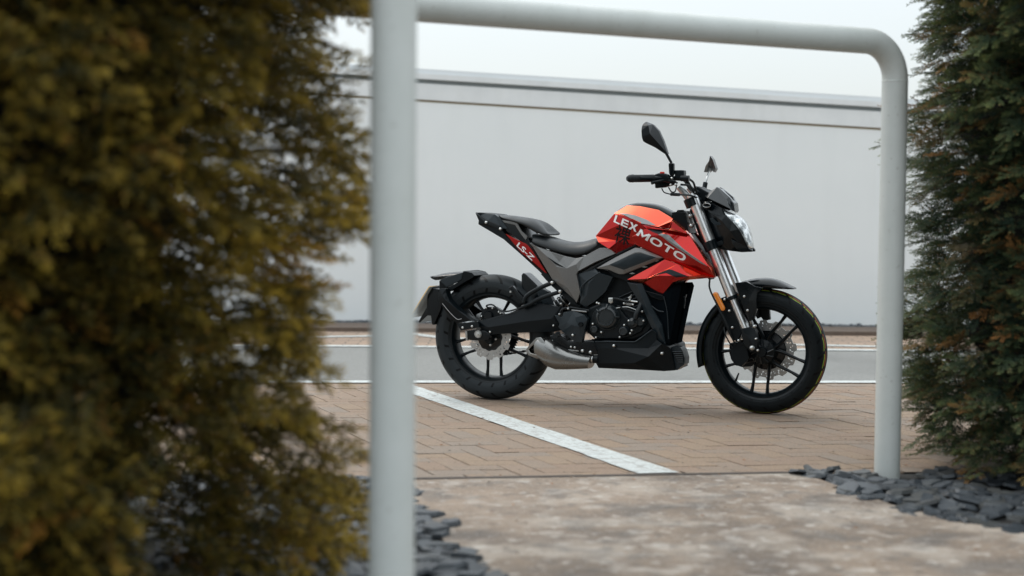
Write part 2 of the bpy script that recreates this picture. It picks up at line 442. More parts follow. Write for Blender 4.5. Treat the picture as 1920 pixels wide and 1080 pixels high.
# painted bay line, laid brick by brick so the joints still read
line_m = mat('road_paint', (.58, .62, .61), .6, n=(70, (.44, .46, .45), .12), bump=(300, .4, .003))
quad = [Vector(p) for p in [(-0.501,7.790),(0.462,5.455),(0.610,5.485),(-0.527,8.200)]]
bm = bmesh.new()
dirL = (quad[3]-quad[0]).normalized()
ext = [quad[0]+(quad[0]-quad[1])*.22, quad[1], quad[2], quad[3]+(quad[3]-quad[2])*.22]
for (o_, u, v) in bricks:
    p = at_uv(u, v); hu, hv = (.1, .05) if o_ == 'h' else (.05, .1)
    hu -= .0010; hv -= .0010
    c4 = [p+UX*a*hu+VY*b*hv for a, b in ((-1, -1), (1, -1), (1, 1), (-1, 1))]
    jx = (quad[1]-quad[0]).normalized(); jn = Vector((-jx.y, jx.x))
    q_ = [ext[0]+jn*random.uniform(-.004, .004), ext[1]+jn*random.uniform(-.004, .004), ext[2]+jn*random.uniform(-.004, .004), ext[3]+jn*random.uniform(-.004, .004)]
    c = clip(c4, q_)
    if len(c) >= 3:
        try: bm.faces.new([bm.verts.new((q.x, q.y, .0035)) for q in c])
        except ValueError: pass
bm.normal_update()
for f in bm.faces:
    if f.normal.z < 0: f.normal_flip()
bay = finish('painted_bay_line', bm, line_m, None, False, recalc=False); bay['kind'] = 'structure'
# concrete path with a gap joint, slate beds either side
def conc_mat():
    m = mat('old_concrete', (.24, .185, .138), .88, n=(3.6, (.12, .095, .076), .16), bump=(38, .9, .006))
    t = m.node_tree; b = t.nodes['Principled BSDF']; c = t.nodes.new('ShaderNodeTexCoord')
    src = b.inputs['Base Color'].links[0].from_socket
    for sc, lo, hi, col, f_ in ((1.1, .46, .62, (.33, .255, .195, 1), .55), (3.5, .50, .62, (.42, .37, .315, 1), .55), (8, .54, .66, (.44, .40, .355, 1), .55), (22, .58, .66, (.52, .49, .45, 1), .5), (5, .52, .66, (.10, .095, .09, 1), .55), (14, .56, .68, (.09, .082, .075, 1), .5), (80, .55, .7, (.10, .09, .08, 1), .5), (120, .6, .7, (.5, .48, .45, 1), .5)):
        x = t.nodes.new('ShaderNodeTexNoise'); x.inputs['Scale'].default_value = sc; x.inputs['Detail'].default_value = 5
        mp = t.nodes.new('ShaderNodeMapping'); mp.inputs[1].default_value = (sc*3.1, sc*1.7, 0); t.links.new(c.outputs['Object'], mp.inputs[0]); t.links.new(mp.outputs[0], x.inputs['Vector'])
        r = t.nodes.new('ShaderNodeMapRange'); r.inputs[1].default_value = lo; r.inputs[2].default_value = hi; r.inputs[4].default_value = f_
        t.links.new(x.outputs[0], r.inputs[0])
        mx = t.nodes.new('ShaderNodeMix'); mx.data_type = 'RGBA'; mx.inputs[7].default_value = col
        t.links.new(r.outputs[0], mx.inputs[0]); t.links.new(src, mx.inputs[6]); src = mx.outputs[2]
    t.links.new(src, b.inputs['Base Color']); return m
cm = conc_mat()
LE = [Vector((-.44, 5.28)), Vector((-.345, 4.99)), Vector((-.20, 4.34)), Vector((-.095, 3.92)), Vector((.24, 2.6)), Vector((.9, 0)), Vector((1.3, -2))]
RE = [Vector((1.054, 5.485)), Vector((1.254, 4.834)), Vector((1.52, 4.455)), Vector((2.1, 3.4)), Vector((2.7, 2.2)), Vector((3.3, 0)), (Vector((3.6, -2)))]
path = empty('concrete_path'); path['kind'] = 'structure'
def slabg(name, pts, z0, z1, m, parent):
    bm = bmesh.new(); a = [bm.verts.new((p[0], p[1], z1)) for p in pts]; b = [bm.verts.new((p[0], p[1], z0)) for p in pts]
    bm.faces.new(a); n = len(pts)
    for i in range(n): bm.faces.new((a[i], a[(i+1) % n], b[(i+1) % n], b[i]))
    o = finish(name, bm, m, parent, False); return o
bpy.data.objects.remove(path)
path = slabg('concrete_path', LE+list(reversed(RE)), -.08, .006, cm, None); path['kind'] = 'structure'
# the hairline slab joint crossing the path
jm = mat('joint_dirt', (.03, .03, .03), .95)
jp = [Vector(p) for p in [(0.290,5.359),(0.418,5.076),(0.613,4.639),(0.791,4.104)]]
# dark channel between paving and concrete
gsheet('edge_joint', [tuple(E0-UX*.2-VY*.028), tuple(E1+UX*.15-VY*.024), tuple(E1+UX*.15+VY*.004), tuple(E0-UX*.2+VY*.004)], .0085, mat('joint_dirt_dark', (.035, .032, .03), .95, n=(30, (.12, .10, .085), .3)))
# roads and markings beyond
road = gsheet('road', [(-30, road_y(-.5)-.05-.25), (-8, road_y(-8)), (8, road_y(8)), (30, road_y(8)+.1), (30, 10.72), (-30, 10.66)], -.008, tarmac)
gsheet('near_road_line', [(-7, road_y(-7)-.055), (8, road_y(8)-.055), (8, road_y(8)+.055), (-7, road_y(-7)+.055)], .005, line_m)
gsheet('far_road_line', [(-9, 10.60), (10, 10.63), (10, 10.75), (-9, 10.72)], -.003, line_m)
fp = mat('far_paving', (.36, .265, .20), .85, n=(9, (.27, .205, .165), .2))
t = fp.node_tree; bt = t.nodes.new('ShaderNodeTexBrick'); c = t.nodes.new('ShaderNodeTexCoord'); t.links.new(c.outputs['Object'], bt.inputs[0])
bt.inputs['Scale'].default_value = 1; bt.inputs['Brick Width'].default_value = .2; bt.inputs['Row Height'].default_value = .1; bt.inputs['Mortar Size'].default_value = .006
bt.inputs['Color1'].default_value = (.34, .245, .18, 1); bt.inputs['Color2'].default_value = (.26, .195, .15, 1); bt.inputs['Mortar'].default_value = (.09, .075, .06, 1)
t.links.new(bt.outputs[0], t.nodes['Principled BSDF'].inputs['Base Color'])
gsheet('far_paving', [(-30, 10.66), (30, 10.72), (30, 13), (-30, 13)], -.004, fp)
kb = slabg('kerb', [(-30, 12.02), (30, 11.88), (30, 12.40), (-30, 12.58)], -.02, .028, mat('kerb_brick', (.135, .098, .075), .85, n=(14, (.09, .068, .055), .2), bump=(50, .5, .01)), None); kb['kind'] = 'structure'
# curved bay marking on the far side
cl = [Vector(p) for p in [(-1.594,11.348),(-1.089,11.497),(-0.740,11.736),(-0.662,11.590),(-0.540,11.427),(-0.235,11.286),(0.554,11.172),(1.329,11.084),(2.023,11.035),(2.622,10.943),(3.220,10.879)]]
bm = bmesh.new(); pr = None
for i, p in enumerate(cl):
    tdir = (cl[min(i+1, len(cl)-1)]-cl[max(i-1, 0)]).normalized(); n_ = Vector((-tdir.y, tdir.x))*.055
    a = bm.verts.new((p.x+n_.x, p.y+n_.y, 0.001)); b = bm.verts.new((p.x-n_.x, p.y-n_.y, .001))
    if pr: bm.faces.new((pr[0], a, b, pr[1]))
    pr = (a, b)
bm.normal_update()
for f in bm.faces:
    if f.normal.z < 0: f.normal_flip()
o = finish('far_bay_line', bm, line_m, None, False, recalc=False); o['kind'] = 'structure'

# ------------------------------------------------------------------ slates
slate_ms = [mat('slate', c, .5, n=(18, c2, .2), bump=(40, .4, .004)) for c, c2 in (((.055, .065, .075), (.035, .042, .05)), ((.075, .084, .09), (.045, .052, .058)), ((.032, .040, .048), (.022, .027, .033)), ((.06, .064, .064), (.038, .04, .04)))]
def slate_mesh(seed):
    rr = random.Random(seed); n = rr.randint(6, 8); bm = bmesh.new(); lx, ly, h = rr.uniform(.034, .078), rr.uniform(.022, .044), rr.uniform(.005, .012)
    top = []; bot = []
    for i in range(n):
        a = 2*PI*i/n+rr.uniform(-.25, .25); k = rr.uniform(.75, 1.1)
        x, y = lx*math.cos(a)*k, ly*math.sin(a)*k
        top.append(bm.verts.new((x*.88, y*.88, h+rr.uniform(-.002, .002)))); bot.append(bm.verts.new((x, y, rr.uniform(-.004, .001)-h*.2)))
    bm.faces.new(top); bm.faces.new(list(reversed(bot)))
    for i in range(n): bm.faces.new((top[i], bot[i], bot[(i+1) % n], top[(i+1) % n]))
    bmesh.ops.recalc_face_normals(bm, faces=bm.faces)
    me = bpy.data.meshes.new('stone'); bm.to_mesh(me); bm.free(); me.materials.append(random.choice(slate_ms)); return me
SM = [slate_mesh(i) for i in range(14)]
def side(p, edge):
    for a, b in zip(edge, edge[1:]):
        if b.y <= p.y <= a.y:
            t_ = (p.y-a.y)/(b.y-a.y); return p.x-(a.x+(b.x-a.x)*t_)
    return None
def bed(name, poly, test, n, region, keep):
    o = slabg(name, poly, -.08, -.006, earth, None); o['kind'] = 'structure'
    items = []
    for _ in range(n):
        p = Vector((random.uniform(region[0], region[1]), random.uniform(region[2], region[3])))
        s_ = test(p)
        if (p-Vector((1.36, 5.452))).length < .09 or (abs(p.x-1.345) < .06 and 5.2 < p.y < 5.452): continue
        if s_ is None or s_ > .012+random.random()**4*.05: continue
        z = random.uniform(-.002, .015)+(.010 if s_ < -.08 else 0)
        items.append((p, z, (random.gauss(0, .14), random.gauss(0, .14), random.uniform(0, 6.3)), random.choice(SM), random.uniform(.7, 1.15)))
    seen = [i for i in items if keep(i[0])]; seen.sort(key=lambda i: i[0].y); near = seen[:150] if name.startswith('left') else seen[:150]
    ns = set(id(i) for i in near); V = []; Fc = []; mats = []
    for it in items:
        p, z, r, me, s_ = it
        if id(it) in ns:
            q = bpy.data.objects.new('stone', me); COL.objects.link(q); q.parent = o; q.location = (p.x, p.y, z); q.rotation_euler = r; q.scale = (s_,)*3
        else:
            from mathutils import Euler
            mt = Matrix.Translation((p.x, p.y, z)) @ Euler(r).to_matrix().to_4x4() @ Matrix.Scale(s_, 4); b0 = len(V)
            V += [tuple(mt @ v.co) for v in me.vertices]; mi = slate_ms.index(me.materials[0])
            for f in me.polygons: Fc.append([b0+i for i in f.vertices]); mats.append(mi)
    me = bpy.data.meshes.new('loose_stones'); me.from_pydata(V, [], Fc)
    for m_ in slate_ms: me.materials.append(m_)
    me.polygons.foreach_set('material_index', mats)
    q = bpy.data.objects.new('loose_stones', me); COL.objects.link(q); q.parent = o; q['kind'] = 'stuff'
def inview(p):
    px = 960+2850*p.x/max(p.y, .1); py = 400+2850*.938/max(p.y, .1)
    return -20 < px < 1940 and py < 1110
bed('left_slate_bed', [(-.44, 5.28), (-.345, 4.99), (-.20, 4.34), (-.095, 3.92), (.24, 2.6), (.9, 0), (-5, 0), (-5, 4.62)], lambda p: side(p, LE), 4200, (-2.2, .5, 2.4, 5.2), lambda p: inview(p) and 400 < 960+2850*p.x/p.y < 1100)
bed('right_slate_bed', [(1.054, 5.485), (1.254, 4.834), (1.52, 4.455), (2.1, 3.4), (2.7, 2.2), (3.3, 0), (7, 0), (7, 6.3)], lambda p: (lambda s_: None if s_ is None or (p-E0).dot(VY) > .03 else -s_)(side(p, RE)), 2500, (.9, 3.3, 3.6, 5.8), lambda p: inview(p))
# thin slate strip at the foot of the wall
V = []; Fc = []
for _ in range(2600):
    p = (random.uniform(-6, 7), random.uniform(12.58, 12.9), random.uniform(-.004, .008)); me = random.choice(SM); b0 = len(V)
    mt = Matrix.Translation(p) @ Matrix.Rotation(random.uniform(0, 6.3), 4, 'Z') @ Matrix.Rotation(random.gauss(0, .4), 4, 'X')
    V += [tuple(mt @ v.co) for v in me.vertices]; Fc += [[b0+i for i in f.vertices] for f in me.polygons]
me = bpy.data.meshes.new('slate_strip'); me.from_pydata(V, [], Fc); o = link('slate_strip', me, slate_ms[0]); tag(o, 'dark slate chippings strewn along the foot of the white wall', 'gravel', kind='stuff')

# ------------------------------------------------------------------ fallen needles and leaf scraps
lm_ = [mat('leaf_scrap', c, .8) for c in ((.30, .12, .03), (.16, .09, .04), (.05, .045, .035))]
V = []; Fc = []; MI = []
for _ in range(420):
    y = random.uniform(3.4, 8.3); x = random.uniform(-1.2, 2.2)
    k_ = random.uniform(.004, .011); a = random.uniform(0, 6.3); b0 = len(V); z = .0095 if y < 5.45 else .0045
    for (u, v, w_) in ((-1, 0, 0), (0, .35, .25), (1, 0, .1), (0, -.35, .3)): V.append((x+(u*math.cos(a)-v*math.sin(a))*k_, y+(u*math.sin(a)+v*math.cos(a))*k_, z+w_*k_))
    Fc.append([b0, b0+1, b0+2, b0+3]); MI.append(random.choice((0, 0, 1, 1, 2)))
me = bpy.data.meshes.new('leaf_litter'); me.from_pydata(V, [], Fc)
for m_ in lm_: me.materials.append(m_)
me.polygons.foreach_set('material_index', MI)
o = bpy.data.objects.new('leaf_litter', me); COL.objects.link(o); tag(o, 'tiny orange and brown leaf scraps scattered over paving and concrete path', 'leaf litter', kind='stuff')

# ------------------------------------------------------------------ wall
wm = mat('white_render', (.80, .81, .80), .85, n=(1.6, (.765, .78, .775), .25), bump=(120, .25, .003))
wm2 = mat('white_trim', (.78, .785, .775), .6, n=(2.5, (.67, .68, .68), .25))
capm = mat('coping_metal', (.74, .77, .79), .5, n=(3, (.70, .73, .74), .3))
gapm = mat('shadow_gap', (.34, .37, .375), .8)
WY = 12.907
def zt(z_at0, x): return z_at0+(x+.78)*(-.0535)
def spots(m, scale, lo, hi, col, amt, stretch=(1, 1, 1)):
    t = m.node_tree; b = t.nodes['Principled BSDF']; src = b.inputs['Base Color'].links[0].from_socket
    c = t.nodes.new('ShaderNodeTexCoord'); mp = t.nodes.new('ShaderNodeMapping'); mp.inputs[3].default_value = stretch; t.links.new(c.outputs['Object'], mp.inputs[0])
    x = t.nodes.new('ShaderNodeTexNoise'); x.inputs['Scale'].default_value = scale; x.inputs['Detail'].default_value = 5; t.links.new(mp.outputs[0], x.inputs['Vector'])
    r = t.nodes.new('ShaderNodeMapRange'); r.inputs[1].default_value = lo; r.inputs[2].default_value = hi; r.inputs[4].default_value = amt; t.links.new(x.outputs[0], r.inputs[0])
    mx = t.nodes.new('ShaderNodeMix'); mx.data_type = 'RGBA'; mx.inputs[7].default_value = (*col, 1); t.links.new(src, mx.inputs[6]); t.links.new(r.outputs[0], mx.inputs[0]); t.links.new(mx.outputs[2], b.inputs['Base Color'])
spots(wm, 5, .50, .75, (.60, .61, .59), .10, (1, 1, .12))
spots(wm2, 6, .50, .72, (.55, .55, .52), .2, (1, 1, .3))
spots(K['galv'], 60, .66, .72, (.30, .29, .26), .4); spots(K['galv'], 7, .55, .75, (.44, .46, .43), .35, (1, 1, .35))
spots(tarmac, 1.2, .48, .66, (.11, .112, .108), .45, (1, .4, 1)); spots(line_m, 24, .52, .64, (.28, .26, .24), .55)
wall = empty('rendered_wall', (1, WY, 0)); tag(wall, 'long low white rendered wall with sloping metal coping behind the road', 'wall')
def wallpiece(name, zlo, zhi, y0, y1, m, sl0=True, x0=-9, x1=11):
    bm = bmesh.new(); vs = []
    for x in (x0, x1):
        a = zt(zlo, x) if sl0 else zlo; b = zt(zhi, x)
        for (y, z) in ((y0, a), (y1, a), (y1, b), (y0, b)): vs.append(bm.verts.new((x-1, y-WY, z)))
    for f in ((0, 1, 2, 3), (7, 6, 5, 4), (0, 4, 5, 1), (1, 5, 6, 2), (2, 6, 7, 3), (3, 7, 4, 0)): bm.faces.new([vs[i] for i in f])
    return finish(name, bm, m, wall, False)
wallpiece('wall_face', 0, 1.872, WY, WY+.3, wm, False)
wallpiece('joint_strip', 1.872, 1.892, WY+.002, WY+.3, mat('brown_sealant', (.27, .22, .145), .8))
wallpiece('upper_band', 1.892, 2.028, WY-.012, WY+.3, wm2)
wallpiece('recessed_gap', 2.028, 2.064, WY+.03, WY+.3, gapm)
wallpiece('coping', 2.064, 2.11, WY-.03, WY+.36, wm2)
wallpiece('coping_cap', 2.11, 2.150, WY-.018, WY+.34, capm)

# ------------------------------------------------------------------ tubular steel hoops
def hoop(loc, ang, length, height, label):
    h = empty('hoop_barrier', (*loc, 0), ang); tag(h, label, 'barrier', 'grey tubular steel hoops beside the path')
    r = .0458; br = .132
    def arc(cx, a0, a1): return [(cx+br*math.cos(a), 0, height-br+br*math.sin(a)) for a in np.linspace(a0, a1, 20)]
    tube('leg', [(0, 0, -.06), (0, 0, height-br-.006)], r, K['galv'], h, 40, 1)
    tube('leg', [(-length, 0, -.06), (-length, 0, height-br-.006)], r, K['galv'], h, 40, 1)
    bm = bmesh.new()
    pts = [(0, 0, height-br-.004)]+arc(-br, 0, PI/2)+arc(-length+br, PI/2, PI)+[(-length, 0, height-br-.004)]
    tube('top_rail', pts, r-.0004, K['galv'], h, 40, 1)
    for x in (0, -length):     # weld seam where bend meets leg
        lathe('weld_seam', [(r-.001, -.004), (r+.0012, 0), (r-.001, .004)], K['galv'], h, (x, 0, height-br-.005), seg=40).rotation_euler = (PI/2, 0, 0)
    return h
ANG = math.atan2(.85, 1.64)
hoop((1.36, 5.452), ANG, 2.75, 1.555, 'tall grey tubular hoop with rounded corner framing the motorcycle, standing in slate')
hoop((-.238, 3.03), ANG, 2.75, 1.555, 'nearest grey tubular hoop, its blurred post standing left of the motorcycle')
# ------------------------------------------------------------------ conifers
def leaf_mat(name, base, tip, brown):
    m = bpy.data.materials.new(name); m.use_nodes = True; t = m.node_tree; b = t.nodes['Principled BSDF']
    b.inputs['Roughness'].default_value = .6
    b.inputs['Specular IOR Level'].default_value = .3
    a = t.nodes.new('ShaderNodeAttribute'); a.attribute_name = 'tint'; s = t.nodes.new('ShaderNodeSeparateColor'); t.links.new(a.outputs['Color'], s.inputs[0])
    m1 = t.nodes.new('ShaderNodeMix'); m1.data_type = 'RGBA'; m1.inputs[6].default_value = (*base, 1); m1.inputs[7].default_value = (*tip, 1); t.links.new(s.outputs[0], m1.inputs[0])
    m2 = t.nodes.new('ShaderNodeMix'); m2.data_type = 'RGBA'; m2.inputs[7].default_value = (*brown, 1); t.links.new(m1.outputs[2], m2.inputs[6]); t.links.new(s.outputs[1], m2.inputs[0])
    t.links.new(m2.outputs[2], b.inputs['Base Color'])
    tr = t.nodes.new('ShaderNodeBsdfTranslucent'); t.links.new(m2.outputs[2], tr.inputs[0]); ms = t.nodes.new('ShaderNodeMixShader'); ms.inputs[0].default_value = .18
    t.links.new(b.outputs[0], ms.inputs[1]); t.links.new(tr.outputs[0], ms.inputs[2]); t.links.new(ms.outputs[0], t.nodes['Material Output'].inputs[0])
    return m
def spray_template(L_, nn, nl, nw, ang, three_d):
    """a twig with needles: returns tris (n,3,3) and tip value per tri"""
    T = []; tp = []
    for i in range(nn):
        f = (i+.5)/nn; x = L_*f; l = nl*(1.0-.35*f)*(.75 if i < 2 else 1)
        for s in ((1, -1) if not three_d else (1, -1)):
            a = ang+RNG.uniform(-.2, .2); roll = RNG.uniform(-.5, .5) if not three_d else RNG.uniform(0, 2*PI)
            dx, dy = math.cos(a), math.sin(a)*s
            dy, dz = dy*math.cos(roll), dy*math.sin(roll)+RNG.uniform(-.1, .1)
            wv = np.array([nw*.5, 0, 0]); p = np.array([x, 0, 0]); q = p+np.array([dx, dy, dz])*l
            m_ = p+(q-p)*.45
            T.append([p-wv*.3, m_+wv, q]); T.append([p-wv*.3, q, m_-wv]); tp += [f, f]
    T.append([[0, 0, .0012], [L_, 0, 0], [0, .0014, -.001]]); tp.append(.3); T.append([[0, 0, .0012], [0, -.0014, -.001], [L_, 0, 0]]); tp.append(.3)
    return np.array(T), np.array(tp)
def rotm(d_, roll):
    d_ = d_/np.linalg.norm(d_); a = np.cross(d_, [0, 0, 1.]); a = a/(np.linalg.norm(a)+1e-9); b = np.cross(a, d_)
    c, s = math.cos(roll), math.sin(roll)
    return np.stack([d_, a*c+b*s, b*c-a*s], axis=1)
def plume_template(spray, tip, L_, n, spread, droop):
    """a branchlet: sprays set alternately along a drooping axis; y is across, z up"""
    T = []; tp = []
    for i in range(n):
        f = (i+.6)/n; x = L_*f; z = -droop*L_*f*f
        s = 1 if i % 2 else -1; a = spread*(1.15-.8*f)*RNG.uniform(.7, 1.2)
        if i == n-1: a = 0
        dr = np.array([math.cos(a), math.sin(a)*s, RNG.uniform(-.25, .2)-droop*f])
        Rm = rotm(dr, RNG.uniform(-.4, .4)); sc = (1.1-.45*f)*RNG.uniform(.8, 1.15)
        T.append((spray*sc) @ Rm.T + np.array([x, 0, z])); tp.append(tip*.55+f*.45)
    return np.concatenate(T), np.concatenate(tp)
def foliage(name, placements, templates, m, parent, brown_p, origin):
    """placements: (pos, dir, roll, scale, bright)"""
    V = []; C = []
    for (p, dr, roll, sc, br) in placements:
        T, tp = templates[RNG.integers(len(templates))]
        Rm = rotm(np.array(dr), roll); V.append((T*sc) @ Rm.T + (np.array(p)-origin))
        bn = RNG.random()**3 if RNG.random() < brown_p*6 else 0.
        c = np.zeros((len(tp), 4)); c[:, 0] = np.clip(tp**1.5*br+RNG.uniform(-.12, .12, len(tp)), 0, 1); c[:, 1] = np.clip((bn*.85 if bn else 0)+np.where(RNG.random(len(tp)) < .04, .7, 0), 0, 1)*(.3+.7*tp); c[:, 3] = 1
        C.append(c)
    V = np.concatenate(V); C = np.concatenate(C); n = len(V)
    me = bpy.data.meshes.new(name); me.vertices.add(n*3); me.vertices.foreach_set('co', V.reshape(-1).astype(np.float32))
    me.loops.add(n*3); me.loops.foreach_set('vertex_index', np.arange(n*3, dtype=np.int32)); me.polygons.add(n)
    me.polygons.foreach_set('loop_start', np.arange(0, n*3, 3, dtype=np.int32)); me.update()
    at = me.attributes.new('tint', 'FLOAT_COLOR', 'CORNER'); at.data.foreach_set('color', np.repeat(C, 3, axis=0).reshape(-1).astype(np.float32))
    o = link(name, me, m, parent); o['kind'] = 'stuff'; return o, n
bark = mat('conifer_bark', (.045, .032, .024), .9, n=(20, (.02, .016, .013), .2), bump=(30, .8, .01))
def conifer(name, label, base, shape, n, templates, m, brown_p, upz, core_k=.62, scale=(.7, 1.15), hang=.25, skip=None, clump=1.0, tuck=.1, face=0., low=.03, wob=.35, cw=1.0):
    """shape(theta, z) -> radius of the crown; sheared hedge conifer made of overlapping plumes"""
    root = empty(name, base); tag(root, label, 'conifer')
    H = upz; B = np.array(base, float)
    tube('trunk', [(0, 0, -.05), (.02, .01, H*.5), (0, 0, H*.93)], [(0, .06), (1, .012)], bark, root, 10)
    # limbs
    bm = bmesh.new()
    for i in range(46):
        z = RNG.uniform(.08, .92)*H; a = RNG.uniform(0, 2*PI); rr = shape(a, z)*.82
        tube('', [(0, 0, z-.05), (math.cos(a)*rr*.5, math.sin(a)*rr*.5, z), (math.cos(a)*rr, math.sin(a)*rr, z+.04)], [(0, .014), (1, .004)], None, None, 5, 2, bm=bm)
    finish('limbs', bm, bark, root, True)['kind'] = 'stuff'
    pl = []
    # clumps: boughs pushed in and out of the mean surface
    CL = [(RNG.uniform(0, 2*PI), RNG.uniform(0, H), RNG.uniform(-.16, .11)*clump, RNG.uniform(.10, .2)*cw) for _ in range(int(260/cw**1.6))]
    CA = np.array(CL)
    for _ in range(n):
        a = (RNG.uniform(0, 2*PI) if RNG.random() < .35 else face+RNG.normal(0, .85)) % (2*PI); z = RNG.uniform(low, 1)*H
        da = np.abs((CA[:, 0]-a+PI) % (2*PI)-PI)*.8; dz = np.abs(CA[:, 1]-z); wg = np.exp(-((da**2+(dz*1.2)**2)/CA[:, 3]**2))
        off = float((wg*CA[:, 2]).sum()); br = .25+.95*float(np.clip(off*4.5+.55, 0, 1))  # painted clump light: pushed-out boughs get brighter tips, hollows duller ones
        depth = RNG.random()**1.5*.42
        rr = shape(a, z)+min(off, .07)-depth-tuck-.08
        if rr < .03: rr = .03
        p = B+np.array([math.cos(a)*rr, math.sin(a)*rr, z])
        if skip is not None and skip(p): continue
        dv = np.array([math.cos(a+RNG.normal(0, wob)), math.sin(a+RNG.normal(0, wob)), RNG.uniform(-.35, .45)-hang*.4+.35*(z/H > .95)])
        pl.append((p, dv, RNG.normal(0, .5), RNG.uniform(*scale), br*(1-depth*1.1)))  # inner shade put into the tint: deeper plumes are darker
    fo, nt_ = foliage('foliage', pl, templates, m, root, brown_p, B)
    # dark core in place of twigs; interior shade put into its colour
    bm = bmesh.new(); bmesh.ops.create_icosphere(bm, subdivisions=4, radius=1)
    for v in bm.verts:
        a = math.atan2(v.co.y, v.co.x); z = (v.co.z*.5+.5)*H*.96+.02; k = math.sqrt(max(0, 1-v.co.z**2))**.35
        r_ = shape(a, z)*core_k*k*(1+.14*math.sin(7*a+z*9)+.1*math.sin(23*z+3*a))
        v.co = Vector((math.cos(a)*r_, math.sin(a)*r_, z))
    finish('shade_core', bm, mat('shade_core', (.012, .011, .008), .95, n=(30, (.004, .005, .004), .2), bump=(25, 1, .03)), root, True)['kind'] = 'stuff'
    return root
sprA, tA = spray_template(.055, 7, .026, .012, .75, True)
plA = [plume_template(sprA, tA, .11, 10, 1.25, .3) for _ in range(5)]
sprB, tB = spray_template(.070, 10, .023, .0075, .9, False)
plB = [plume_template(sprB, tB, .14, 9, .95, .3) for _ in range(5)]
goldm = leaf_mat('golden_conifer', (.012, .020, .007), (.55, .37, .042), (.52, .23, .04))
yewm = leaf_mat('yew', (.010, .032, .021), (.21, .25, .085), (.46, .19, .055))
EDZ = [.938+(z-.938)*.889 for z in (0, .3, .42, .57, .68, .80, .90, 1.0, 1.09, 1.2, 1.36, 1.41, 1.47, 1.52, 2.4)]
EDR = [r*.889 for r in (1.10, 1.16, 1.18, 1.16, 1.12, 1.04, 1.13, 1.25, 1.19, 1.26, 1.26, 1.10, 1.12, 1.28, 1.24)]
def sh1(a, z):
    return (float(np.interp(z, EDZ, EDR)) if math.cos(a) > -.2 else 1.02)*(1+.02*math.sin(5*a+1))
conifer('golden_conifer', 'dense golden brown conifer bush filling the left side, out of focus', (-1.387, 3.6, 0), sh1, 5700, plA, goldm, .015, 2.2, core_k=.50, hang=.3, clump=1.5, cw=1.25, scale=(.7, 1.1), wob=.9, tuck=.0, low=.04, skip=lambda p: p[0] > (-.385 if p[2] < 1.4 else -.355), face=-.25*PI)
def sh2(a, z):
    return .99*(1+.03*math.sin(4*a))*(.92+.08*min(1, z/.3))
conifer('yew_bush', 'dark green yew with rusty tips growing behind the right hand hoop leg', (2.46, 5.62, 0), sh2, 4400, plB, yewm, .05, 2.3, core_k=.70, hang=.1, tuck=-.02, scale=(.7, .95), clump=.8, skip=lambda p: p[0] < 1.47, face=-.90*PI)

# ------------------------------------------------------------------ the motorcycle
bike = empty('motorcycle', (-.0872, 7.6485, 0), math.radians(-20.704))
tag(bike, 'red and black naked motorcycle with white lettering on its tank, parked on brick paving', 'motorcycle')
RA = (0.0, 0, .3155); FA = (1.370, 0, .2970)
def wheel(name, c, R, wt, rimw, angs, stripes, label_=None):
    bdh = wt/2
    rim = lathe(name, [(.199, -rimw*.30), (.206, -rimw*.46), (.212, -rimw*.55), (.232, -rimw*.56), (.235, -rimw*.60), (.229, -rimw*.62), (.222, -rimw*.58), (.214, -rimw*.5), (.212, 0), (.214, rimw*.5), (.222, rimw*.58), (.229, rimw*.62), (.235, rimw*.60), (.232, rimw*.56), (.212, rimw*.55), (.206, rimw*.46), (.199, rimw*.30)], K['satin'], bike, c, seg=96, closed=True, sharp=30)
    a = bdh
    prof = [(.224, -a*.80), (.236, -a*.90), (.250, -a*.985), (R-.060, -a*.995), (R-.044, -a), (R-.034, -a*.965), (R-.022, -a*.84), (R-.0125, -a*.66), (R-.005, -a*.42), (R-.001, -a*.2), (R, 0)]
    prof += [(r, -y) for r, y in reversed(prof[:-1])]
    ty = lathe('tyre', prof, tyre_mat(stripes), rim, (0, 0, 0), seg=128, sharp=70)
    for ca in angs:
        for s in (-1, 1):
            pts = []
            for f, da in ((0, 30), (.2, 24.5), (.45, 17), (.75, 12), (1, 10.5)):
                r_ = .042+(.203-.042)*f; an = math.radians(ca+s*da); pts.append((r_*math.cos(an), -.012*f+(.008 if s > 0 else -.0), r_*math.sin(an)))
            tube('spoke', pts, [(0, .014), (.3, .0095), (.75, .0078), (1, .0105)], K['satin'], rim, 10, 4, flat=(1.3, .9))
    return rim
rw = wheel('rear_wheel', RA, .3155, .140, .095, [-88.5+72*i for i in range(5)], False)
fw = wheel('front_wheel', FA, .2970, .112, .078, [-95+72*i for i in range(5)], True)
def disc(name, parent, y, ro, ri, nw, slots, m=None, phase=0):
    bm = bmesh.new(); n = 180; rad = 10; G_ = []
    for i in range(n):
        a = 2*PI*i/n+phase; wv = math.sin(nw*a); wo_ = ro*(1+.05*(1 if wv > .25 else (-1 if wv < -.25 else wv*4))); wi = ri*(1+.03*math.sin(nw*a+1))
        G_.append([bm.verts.new(((wi+(wo_-wi)*k/rad)*math.cos(a), y, (wi+(wo_-wi)*k/rad)*math.sin(a))) for k in range(rad+1)])
    for i in range(n):
        for k in range(rad):
            j = (i+1) % n; q = (i*slots/n+k*.055) % 1
            hole = (q < .38 and 3 <= k <= 4 and int(i*slots/n) % 2 == 0) or (q < .38 and 6 <= k <= 7 and int(i*slots/n) % 2 == 1)
            if hole: continue
            bm.faces.new((G_[i][k], G_[i][k+1], G_[j][k+1], G_[j][k]))
    o = finish(name, bm, m or K['disc'], parent, False); s = o.modifiers.new('s', 'SOLIDIFY'); s.thickness = .0045; s.offset = 0; return o
disc('brake_disc', rw, -.058, .107, .066, 11, 33)
disc('brake_disc', fw, .062, .137, .092, 12, 36)
